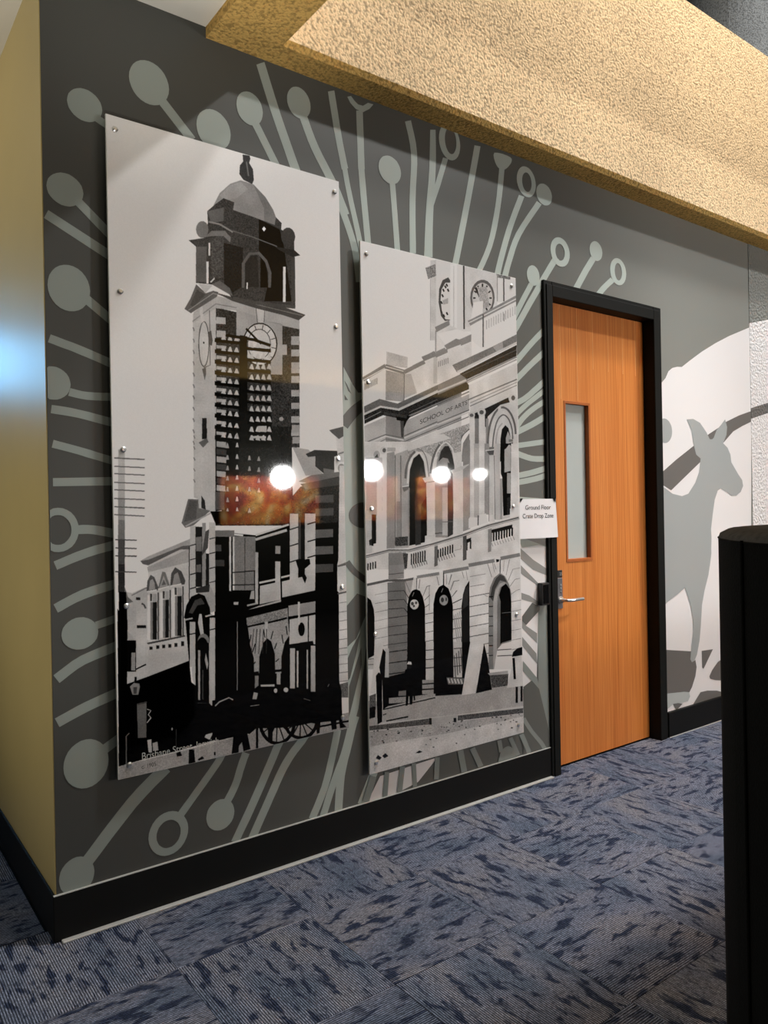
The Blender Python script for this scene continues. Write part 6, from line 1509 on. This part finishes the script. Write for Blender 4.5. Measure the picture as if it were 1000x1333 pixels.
[192,0,[377,1553,642,1526,1010,1494,1009,1964,1006,2092,366,2002]],
[120,0,[379,1555,439,1551,437,1536,376,1540]],
[112,0,[466,1548,637,1536,633,1519,462,1531]],
[112,0,[637,1524,821,1510,817,1490,633,1505]],
[112,0,[865,1502,1013,1489,1008,1470,861,1483]],
[185,0,[635,1506,816,1492,815,1490,635,1504]],
[50,0,[126,1609,217,1611,217,1608,126,1606]],
[120,0,[48,1617,124,1611,124,1609,48,1615]],
[50,0,[216,1611,245,1650,248,1648,219,1609]],
[50,0,[125,1650,216,1653,216,1650,125,1646]],
[120,0,[47,1658,123,1652,123,1650,47,1655]],
[50,0,[215,1652,244,1688,247,1686,218,1650]],
[50,0,[124,1691,216,1694,215,1691,124,1687]],
[120,0,[47,1698,122,1693,122,1690,46,1696]],
[50,0,[214,1694,243,1726,246,1724,217,1692]],
[50,0,[123,1733,239,1732,238,1729,123,1729]],
[120,0,[46,1738,121,1733,121,1731,45,1736]],
[50,0,[122,1773,238,1774,237,1771,122,1770]],
[120,0,[45,1778,121,1774,120,1772,44,1776]],
[50,0,[121,1814,237,1816,236,1812,121,1811]],
[120,0,[44,1819,120,1815,119,1813,43,1816]],
[50,0,[120,1855,236,1857,235,1854,120,1852]],
[120,0,[43,1859,119,1856,118,1853,42,1857]],
[50,0,[119,1896,235,1899,234,1895,119,1892]],
[120,0,[42,1899,118,1896,117,1894,41,1897]],
[50,0,[118,1936,234,1940,233,1937,118,1933]],
[120,0,[41,1939,117,1937,116,1935,40,1937]],
[50,0,[118,1977,233,1982,232,1978,117,1974]],
[120,0,[40,1979,116,1978,115,1975,40,1977]],
[60,0,[346,1736,397,1734,396,1731,346,1733]],
[60,0,[345,1780,396,1778,395,1775,345,1777]],
[60,0,[344,1823,395,1822,394,1819,344,1821]],
[60,0,[343,1867,394,1866,393,1863,343,1864]],
[60,0,[342,1911,393,1910,392,1907,342,1908]],
[60,0,[341,1955,392,1954,391,1952,341,1952]],
[60,0,[340,1998,391,1999,390,1996,340,1995]],
[50,0,[524,1699,586,1682,584,1678,522,1695]],
[70,0,[638,1676,808,1667,807,1663,638,1673]],
[110,0,[937,1727,1013,1724,1013,1721,936,1724]],
[50,0,[523,1732,584,1729,583,1725,522,1728]],
[70,0,[637,1726,807,1719,806,1715,636,1723]],
[110,0,[936,1777,1012,1775,1011,1772,935,1775]],
[50,0,[522,1779,583,1777,582,1773,521,1775]],
[70,0,[636,1777,805,1770,804,1767,635,1773]],
[110,0,[934,1828,1011,1826,1010,1824,934,1825]],
[50,0,[520,1827,582,1825,581,1821,519,1823]],
[70,0,[635,1827,804,1822,803,1818,634,1824]],
[110,0,[933,1879,1009,1877,1009,1875,932,1876]],
[50,0,[519,1874,581,1873,580,1869,518,1870]],
[70,0,[633,1878,803,1874,802,1870,632,1874]],
[110,0,[932,1929,1008,1929,1007,1926,931,1927]],
[50,0,[518,1922,580,1921,579,1917,517,1918]],
[70,0,[632,1928,801,1925,800,1922,631,1924]],
[110,0,[930,1980,1007,1980,1006,1977,930,1977]],
[50,0,[517,1969,578,1969,578,1965,516,1965]],
[70,0,[631,1978,800,1977,799,1973,630,1975]],
[110,0,[929,2030,1005,2031,1005,2028,928,2028]],
[50,0,[516,2016,577,2016,576,2012,515,2012]],
[70,0,[630,2028,799,2029,798,2025,629,2025]],
[110,0,[928,2081,1004,2082,1003,2079,927,2078]],
[120,0,[644,1574,753,1567,752,1564,644,1571]],
[120,0,[643,1624,744,1620,744,1616,642,1621]],
[120,0,[813,1516,827,1548,831,1547,817,1515]],
[110,0,[766,1513,795,1587,799,1586,770,1512]],
[110,0,[802,1510,816,1562,819,1562,806,1509]],
[110,0,[887,1503,882,1561,885,1561,890,1504]],
[110,0,[928,1500,900,1583,903,1584,932,1501]],
[110,0,[953,1552,914,1612,917,1614,957,1553]],
[110,0,[955,1555,1009,1551,1008,1549,954,1553]],
[110,0,[967,1608,928,1642,931,1644,970,1610]],
[110,0,[969,1610,1007,1607,1006,1605,968,1607]],
[110,0,[977,1667,937,1684,939,1686,979,1669]],
[110,0,[979,1669,1006,1666,1005,1663,978,1667]],
[110,0,[742,1675,763,1684,765,1682,744,1673]],
[110,0,[534,1588,509,1631,512,1632,537,1589]],
[110,0,[535,1590,569,1588,568,1586,535,1588]],
[110,0,[549,1634,520,1661,523,1663,552,1636]],
[110,0,[588,1543,601,1579,604,1578,592,1542]],
[110,0,[616,1542,625,1590,628,1590,619,1542]],
[110,0,[423,1562,432,1596,435,1596,426,1561]],
[110,0,[515,1552,500,1601,503,1602,518,1553]],
[110,0,[485,1551,484,1600,487,1600,488,1551]],
[95,0,[226,1568,252,1622,255,1621,229,1567]],
[95,0,[314,1563,307,1606,311,1607,318,1564]],
[95,0,[357,1600,331,1646,334,1647,361,1601]],
[95,0,[359,1602,381,1600,381,1597,358,1599]],
[95,0,[375,1642,340,1666,343,1668,378,1644]],
[95,0,[371,1687,343,1699,345,1702,373,1690]],
[95,0,[422,1557,433,1601,437,1601,425,1556]],
[95,0,[519,1553,498,1601,502,1602,523,1554]],
[95,0,[529,1588,508,1631,511,1632,532,1589]],
[95,0,[531,1590,571,1588,570,1585,530,1587]],
[95,0,[554,1634,517,1663,520,1666,557,1636]],
[95,0,[296,1558,292,1605,295,1605,299,1558]],
[90,0,[372,1597,370,1717,373,1718,375,1597]],
[14,0,[4,1624,25,1639,40,1682,43,1719,39,1892,-2,1905]],
[170,0,[-4,1910,38,1915,38,1956,-4,1951]],
[60,0,[2,1908,39,1910,38,1907,2,1904]],
[80,0,[2,1932,35,1936,35,1932,2,1929]],
[12,0,[228,1983,235,1686,247,1640,266,1615,290,1608,315,1619,333,1651,344,1696,341,1999]],
[10,0,[390,2006,398,1691,412,1639,435,1609,464,1600,497,1621,515,1662,524,1712,518,2024]],
[188,0,[276,1554,293,1554,292,1610,278,1609]],
[50,0,[294,1555,292,1610,295,1610,297,1555]],
[198,0,[442,1537,464,1537,462,1601,445,1604]],
[30,0,[464,1540,463,1602,469,1603,470,1540]],
[175,0,[306,1683,303,1694,295,1701,284,1705,272,1704,262,1698,254,1689,252,1678,255,1668,262,1660,273,1657,285,1658,296,1663,303,1672]],
[60,0,[276,1677,275,1680,273,1683,269,1684,265,1684,261,1682,259,1679,258,1675,259,1671,262,1669,265,1667,269,1668,273,1670,276,1673]],
[70,0,[298,1675,297,1678,295,1680,292,1681,288,1681,285,1679,283,1677,283,1674,283,1670,286,1668,289,1667,292,1667,295,1669,297,1672]],
[60,0,[282,1689,282,1692,280,1693,277,1694,275,1694,272,1693,271,1691,270,1688,271,1685,272,1683,275,1683,278,1683,280,1684,282,1686]],
[135,0,[493,1679,490,1690,482,1699,470,1703,458,1701,447,1695,439,1686,437,1674,440,1663,448,1655,459,1650,472,1651,483,1657,491,1667]],
[50,0,[466,1675,465,1680,462,1684,458,1686,454,1686,450,1683,447,1679,446,1673,447,1668,450,1664,454,1662,459,1662,462,1665,465,1669]],
[60,0,[487,1674,486,1678,484,1682,482,1683,480,1683,478,1681,476,1678,476,1673,476,1669,478,1666,480,1664,483,1664,485,1666,486,1670]],
[110,0,[270,1642,280,1624,276,1622,266,1641]],
[110,0,[453,1638,463,1619,459,1617,448,1636]],
[140,0,[527,1757,566,2041,572,2041,533,1757]],
[140,0,[539,1752,579,2036,585,2037,545,1752]],
[140,0,[552,1747,592,2032,598,2032,558,1747]],
[140,0,[565,1742,605,2027,611,2028,571,1742]],
[140,0,[577,1737,618,2023,624,2023,583,1737]],
[26,0,[575,2032,582,1717,594,1658,610,1622,638,1592,633,1944,612,2037]],
[48,0,[594,1673,610,1629,629,1616,627,1716,592,1733]],
[112,0,[762,2058,771,1693,783,1637,813,1590,857,1567,894,1587,923,1632,938,1681,933,1944,825,1973,815,2065]],
[60,0,[782,1689,797,1638,827,1594,857,1575,886,1587,908,1620,856,1606,819,1650,804,1711]],
[145,0,[795,2062,804,1711,822,1656,856,1622,886,1616,911,1629,855,1643,834,1693,821,2066]],
[16,0,[849,1940,858,1716,846,1684,867,1641,900,1626,929,1659,937,1723,934,1926,863,1933]],
[100,0,[833,1735,847,1684,858,1716,849,1950,827,1963]],
[196,0,[827,1963,863,1939,934,1934,941,2083,801,2063]],
[50,0,[827,1969,933,1977,932,1973,827,1965]],
[50,0,[826,2000,935,2010,935,2006,826,1996]],
[100,0,[867,1780,933,1781,932,1778,866,1777]],
[60,0,[771,1709,771,1711,777,1711,777,1709]],
[60,0,[764,1986,764,1988,770,1989,770,1987]],
[22,0,[773,1688,803,1689,803,1684,772,1683]],
[22,0,[771,1738,802,1739,802,1735,771,1734]],
[22,0,[770,1788,801,1790,801,1786,770,1784]],
[22,0,[769,1839,800,1840,799,1836,768,1835]],
[22,0,[767,1889,798,1891,798,1887,767,1885]],
[22,0,[766,1939,797,1942,797,1937,766,1935]],
[22,0,[765,1990,796,1992,795,1988,765,1986]],
[8,0,[830,1495,852,1496,852,1507,833,1511]],
[40,0,[857,1497,855,1567,861,1567,863,1497]],
[150,8,[-3,2095,82,2110,578,2115,1024,2165,1020,2310,529,2259,-6,2226]],
[178,10,[-6,2226,1013,2322,1023,2455,-11,2448]],
[150,18,[3,2237,462,2280,1013,2331,1012,2345,482,2334,147,2310,6,2305]],
[172,0,[51,2204,529,2252,1014,2289,1013,2307,540,2265,60,2223]],
[75,28,[3,2211,365,2240,364,2269,3,2231]],
[72,28,[543,2258,1013,2301,1013,2328,542,2283]],
[150,0,[367,2240,540,2254,540,2286,366,2271]],
[25,0,[358,2237,373,2240,373,2272,358,2269]],
[20,0,[515,2265,533,2268,533,2289,515,2286]],
[8,0,[80,2000,225,1989,233,1854,345,1867,341,2050,391,2054,395,1873,521,1888,520,2064,577,2073,581,1895,641,1903,626,2029,577,2157,400,2137,111,2138,82,2148]],
[110,0,[122,1872,229,1870,226,1997,119,2002]],
[35,0,[117,1891,229,1893,229,1888,116,1887]],
[35,0,[116,1942,228,1945,227,1940,115,1938]],
[35,0,[115,1993,227,1997,226,1992,114,1988]],
[165,0,[98,1869,122,1871,119,2006,95,2002]],
[180,0,[345,1867,395,1873,391,2058,341,2050]],
[170,0,[521,1888,580,1895,576,2073,520,2064]],
[90,0,[524,1956,530,2066,538,2067,531,1957]],
[90,0,[538,1947,544,2057,552,2058,546,1947]],
[90,0,[553,1937,559,2048,567,2049,561,1938]],
[90,0,[567,1928,574,2039,582,2039,575,1928]],
[50,0,[344,1910,394,1913,394,1909,344,1906]],
[50,0,[524,1924,579,1928,579,1924,524,1920]],
[50,0,[343,1955,393,1958,393,1954,343,1951]],
[50,0,[523,1970,578,1974,578,1970,522,1966]],
[50,0,[342,1996,392,1999,392,1995,342,1991]],
[50,0,[522,2012,577,2016,577,2012,521,2008]],
[140,10,[319,2047,391,2058,389,2127,317,2116]],
[20,0,[306,2070,391,2077,390,2071,305,2064]],
[20,0,[310,2095,390,2104,389,2098,310,2089]],
[135,14,[117,2101,263,2115,267,2144,116,2127]],
[110,0,[174,2079,222,2081,222,2107,173,2101]],
[140,14,[273,2117,400,2125,400,2137,273,2137]],
[90,0,[473,2057,593,2079,578,2108,483,2094]],
[170,0,[479,2064,489,2089,499,2088,488,2063]],
[170,0,[500,2068,510,2093,520,2092,509,2067]],
[170,0,[520,2072,531,2097,541,2096,530,2071]],
[170,0,[541,2076,552,2101,562,2100,551,2075]],
[170,0,[563,2080,573,2106,583,2105,572,2079]],
[25,0,[82,2151,400,2148,399,2143,81,2146]],
[45,0,[82,2176,102,2174,99,2169,80,2171]],
[30,0,[100,2208,230,2211,229,2204,99,2202]],
[5,0,[215,1984,230,1980,258,1986,266,2063,254,2154,241,2152,237,2087,227,2154,215,2154,221,2061,212,2019]],
[30,0,[256,1970,254,1977,250,1983,244,1985,238,1984,232,1980,228,1974,227,1966,229,1959,233,1954,239,1951,245,1952,251,1956,255,1963]],
[185,0,[227,1959,236,1947,254,1952,256,1965]],
[8,0,[394,2005,424,2009,416,2115,394,2128]],
[188,0,[41,1831,94,1838,75,1929,40,2068,11,2063,33,1939]],
[15,0,[88,1868,103,1886,95,2002,75,2007,65,1951]],
[5,0,[45,1987,61,1974,80,1992,75,2204,49,2211]],
[80,30,[6,2074,43,2068,41,2142,5,2151]],
[12,0,[5,2128,39,2127,37,2176,4,2178]],
[190,0,[639,1894,733,1905,667,2165,572,2162]],
[8,0,[733,1922,757,2003,783,2166,670,2167]],
[70,35,[770,2082,906,2101,899,2163,784,2157]],
[150,0,[755,2077,903,2085,903,2103,767,2090]],
[6,0,[934,2016,944,1992,977,1976,1016,1974,1016,2017,982,2017]],
[186,0,[950,2018,1005,2018,1017,2182,891,2174,926,2088]],
[8,0,[938,2023,944,2136,962,2138,956,2025]],
[8,0,[958,2178,975,2181,973,2266,956,2263]],
[8,0,[996,2181,1011,2183,1009,2264,994,2262]],
[8,0,[36,2364,48,2352,69,2368,57,2376]],
[8,0,[72,2361,91,2352,108,2369,86,2374]],
[20,0,[269,2388,293,2381,312,2391,292,2393]],
[60,0,[969,2367,964,2368,955,2367,950,2363,955,2361,965,2363]],
[60,0,[569,2293,567,2296,563,2295,561,2292,563,2290,567,2291]],
[90,0,[408,2345,404,2347,398,2346,395,2343,398,2341,405,2342]],
[60,0,[577,2312,574,2314,569,2313,567,2310,569,2308,574,2309]],
[30,0,[50,2382,48,2384,45,2384,44,2381,45,2379,48,2380]],
[60,0,[944,2353,941,2355,935,2354,932,2351,935,2349,941,2350]],
[90,0,[165,2310,161,2312,154,2311,150,2308,154,2306,161,2307]],
[60,0,[493,2284,491,2286,486,2285,484,2282,486,2280,491,2281]],
[90,0,[174,2266,171,2268,165,2267,162,2264,165,2262,171,2263]],
[90,0,[595,2362,592,2364,585,2363,582,2360,585,2358,592,2359]],
[90,0,[443,2296,439,2298,432,2296,428,2293,432,2292,439,2293]],
[60,0,[885,2340,881,2342,874,2340,871,2337,874,2335,882,2336]],
[30,0,[83,2294,80,2296,73,2294,70,2291,74,2290,80,2291]],
[60,0,[389,2384,386,2386,378,2385,375,2381,379,2380,386,2381]],
[90,0,[830,2380,826,2382,820,2381,817,2378,820,2376,826,2377]],
[30,0,[56,2242,52,2244,46,2242,42,2239,46,2238,53,2239]],
[60,0,[580,2291,576,2292,567,2291,563,2287,567,2286,576,2287]],
[90,0,[347,2266,344,2268,338,2267,335,2264,338,2262,344,2263]],
[60,0,[489,2321,485,2323,476,2321,472,2318,476,2316,485,2318]],
[90,0,[662,2349,659,2351,653,2349,650,2346,653,2344,659,2345]],
[90,0,[341,2362,338,2364,333,2363,330,2360,333,2358,338,2359]],
[90,0,[367,2314,364,2316,359,2315,357,2312,360,2310,364,2311]],
[30,0,[115,2246,111,2248,104,2247,100,2244,104,2242,112,2243]],
[30,0,[88,2302,84,2304,78,2302,75,2299,78,2298,84,2299]],
[90,0,[22,2263,19,2265,13,2263,10,2261,13,2259,19,2260]],
[90,0,[925,2324,922,2327,916,2326,914,2322,917,2320,923,2321]],
[30,0,[216,2254,214,2256,211,2255,210,2253,211,2251,215,2251]],
[90,0,[519,2283,516,2285,510,2284,506,2281,510,2279,516,2280]],
[90,0,[476,2325,473,2327,466,2325,462,2322,466,2320,473,2322]],
[90,0,[476,2304,472,2305,465,2304,461,2301,465,2299,472,2300]],
[30,0,[699,2340,696,2342,689,2341,686,2337,689,2335,696,2337]],
[60,0,[538,2395,534,2397,528,2395,525,2392,528,2390,535,2392]],
[30,0,[822,2315,817,2317,808,2315,803,2312,808,2310,817,2311]],
[30,0,[321,2291,318,2293,311,2292,308,2289,311,2287,318,2288]],
[60,0,[253,2282,248,2284,239,2282,235,2279,239,2278,248,2279]],
[30,0,[791,2312,787,2314,779,2312,776,2309,780,2307,787,2308]],
[60,0,[457,2301,454,2303,450,2302,448,2299,450,2297,455,2298]],
[30,0,[33,2240,31,2242,27,2241,25,2238,27,2236,31,2237]],
[90,0,[370,2343,367,2345,360,2344,356,2341,360,2339,367,2340]],
[30,0,[933,2392,928,2394,920,2392,915,2388,920,2387,928,2388]],
[60,0,[181,2274,177,2276,171,2275,167,2272,171,2270,177,2271]],
[30,0,[852,2323,849,2325,842,2323,838,2320,842,2318,849,2319]],
[90,0,[317,2286,314,2288,308,2287,305,2284,308,2282,314,2283]],
[30,0,[849,2359,847,2361,842,2361,840,2357,843,2355,847,2356]],
[60,0,[520,2296,517,2299,512,2298,509,2294,512,2292,517,2293]],
[90,0,[922,2358,919,2360,912,2358,908,2355,912,2353,919,2354]],
[30,0,[105,2269,101,2271,95,2269,92,2266,95,2265,101,2266]],
[30,0,[176,2276,172,2278,164,2276,160,2273,164,2271,172,2273]],
[60,0,[820,2349,817,2351,812,2350,810,2347,812,2345,817,2346]],
[90,0,[364,2269,360,2271,354,2269,351,2266,354,2264,360,2266]],
[90,0,[330,2272,328,2274,324,2273,322,2270,324,2268,328,2269]],
[90,0,[988,2331,985,2334,979,2332,976,2329,979,2327,985,2328]],
[30,0,[603,2328,601,2330,595,2329,593,2326,595,2324,601,2325]],
[30,0,[314,2305,312,2307,308,2306,305,2304,308,2302,312,2302]],
[60,0,[877,2343,875,2345,870,2344,868,2341,870,2339,875,2339]],
[60,0,[558,2315,554,2317,548,2316,546,2312,549,2310,555,2312]]]
BOLTS1 = [[0.8942,2.9219],[0.9025,2.3272],[0.9027,1.7438],[0.9029,1.1657],[0.9031,0.5786],[1.8556,2.9193],[1.8505,2.3206],[1.8496,1.7347],[1.8573,1.165],[1.8485,0.586]]
BOLTS2 = [[2.0236,2.6766],[2.021,2.0902],[2.0272,1.5109],[2.0335,0.9335],[2.0266,0.3467],[2.9706,2.6832],[2.9546,1.5109],[2.963,0.935],[2.9622,0.3468]]
pa = photo_panel('photo_panel', 'taller left photo panel, old clock tower and horse carriage street', 0.861, 0.532, 1.020, 2.440, 206, P1, BOLTS1, 1, (1.0, .985, .975), 1.15)
pb = photo_panel('photo_panel', 'right photo panel beside the door, pale arcaded building with clock', 1.989, 0.299, 1.016, 2.432, 208, P2, BOLTS2, 2, (1.0, .99, .985), 1.12)
# captions printed on the panels
tx = [[0.9478,0.5875,0.026,0.3063],[0.9473,0.5537,0.016,0.0546],[2.3223,1.9118,0.022,0.3112,0.3778]]
on(words('caption', 'Brisbane Street, Ipswich', tx[0][0], -.0358, tx[0][1], tx[0][2], M['white_ink'], width=tx[0][3], align='LEFT'), pa)
on(words('caption', 'c. 1905', tx[1][0], -.0358, tx[1][1], tx[1][2], M['print_ink'], width=tx[1][3], align='LEFT'), pa)
on(words('carved_lettering', 'SCHOOL OF ARTS', tx[2][0], -.0358, tx[2][1], tx[2][2], M['print_ink'], width=tx[2][3], align='LEFT', shear=tx[2][4]), pb)

# ------------------------------------------------------------------ black upholstered partition at right
pt = tag(empty('upholstered_partition', (1.434, -2.612, 0)), 'chest-high black fabric partition with a rounded end at the right edge', 'partition')
def stadium(rr, n=20, L=0.25):
    c0, c1 = Vector((1.434, -2.612)), Vector((1.434+L, -2.612))
    p = [(c0.x + rr*math.cos(a), c0.y + rr*math.sin(a)) for a in [PI/2 + PI*i/n for i in range(n+1)]]
    return p + [(c1.x + rr*math.cos(a), c1.y + rr*math.sin(a)) for a in [-PI/2 + PI*i/n for i in range(n+1)]]
def loft(bm, rings, cap0=True, cap1=True):
    R = [[bm.verts.new((x, y, z)) for x, y in p] for p, z in rings]; n = len(R[0])
    for a, b in zip(R, R[1:]):
        for i in range(n): bm.faces.new((a[i], a[(i+1) % n], b[(i+1) % n], b[i]))
    if cap0: bm.faces.new(R[0][::-1])
    if cap1: bm.faces.new(R[-1])
bm = bmesh.new(); PZ = 1.460; RR = .50
loft(bm, [(stadium(RR-.02), .03), (stadium(RR), .06), (stadium(RR), PZ-.015)], cap1=False)
on(bm_obj('side_cover', bm, M['black_fabric'], smooth=True), pt)
bm = bmesh.new(); loft(bm, [(stadium(RR), PZ-.0148), (stadium(RR-.003), PZ-.007), (stadium(RR-.016), PZ), (stadium(.2), PZ+.001)], cap0=False)
on(bm_obj('top_pad', bm, M['grey_fabric'], smooth=True), pt)
def cap_point(a, rr): return (1.434 + rr*math.cos(a), -2.612 + rr*math.sin(a))
for a in (2.44, 3.3):
    q = cap_point(a, RR+.0003)
    bm = bmesh.new(); add_tube(bm, [(q[0], q[1], z) for z in (.05, .5, 1.0, PZ-.012)], .0022, 8)
    on(bm_obj('seam_piping', bm, M['black_fabric']), pt)
bm = bmesh.new(); add_tube(bm, [(x, y, PZ-.015) for x, y in stadium(RR-.0005)], .0018, 8); on(bm_obj('top_piping', bm, M['black_fabric']), pt)
bm = bmesh.new(); loft(bm, [(stadium(RR-.05), 0.0), (stadium(RR-.05), .032)]); on(bm_obj('plinth', bm, M['black_plastic']), pt)

# ------------------------------------------------------------------ across the room: pendants and pictures mirrored in the panels
for k, (x, z, rr) in enumerate(((5.115, 1.985, .150), (6.626, 2.105, .145), (8.00, 2.06, .115), (8.853, 2.08, .085))):
    q = tag(empty('globe_pendant', (x, -6.40, z)), ('nearest', 'second', 'third', 'farthest')[k] + ' white globe lamp mirrored in the photo panels', 'lamp', 'globe lamps across the room')
    b = bmesh.new(); bmesh.ops.create_uvsphere(b, u_segments=24, v_segments=14, radius=rr); g = bm_obj('globe', b, M['globe'], smooth=True); g.parent = q
    b = bmesh.new(); lathe(b, [(.020, rr+.16), (.028, rr+.13), (.05, rr+.02), (.055, rr-.03)], 18); c = bm_obj('lamp_cap', b, M['black_plastic']); c.parent = q
    b = bmesh.new(); add_cyl(b, (0, 0, rr+.15), (0, 0, 4.6-z), .008, n=10); c = bm_obj('cord', b, M['black_plastic']); c.parent = q
for k, (x0, x1, z0, z1) in enumerate(((4.43, 6.02, 1.34, 2.02), (6.50, 7.55, 1.34, 2.05), (7.95, 9.1, 1.34, 2.05))):
    q = tag(empty('picture', ((x0+x1)/2, -6.98, (z0+z1)/2)), ('orange abstract picture under the nearest globe lamp', 'orange abstract picture under the second globe lamp', 'orange abstract picture under the third globe lamp')[k], 'picture', 'orange pictures across the room')
    w, h = (x1-x0)/2, (z1-z0)/2
    c = box('canvas', -w, w, -.015, .045, -h, h, artwork('orange_artwork', k*.7)); c.parent = q
sc_ = tag(empty('wall_screen', (0.0, 5.2, 3.05)), 'blue glowing screen at the far end of the side passage', 'screen')
c = box('screen_panel', -.75, .62, -.01, .0, -.32, .22, M['blue_screen']); c.parent = sc_
c = box('screen_housing', -.78, .64, .0, .06, -.35, .25, M['black_plastic'], bev=.006); c.parent = sc_
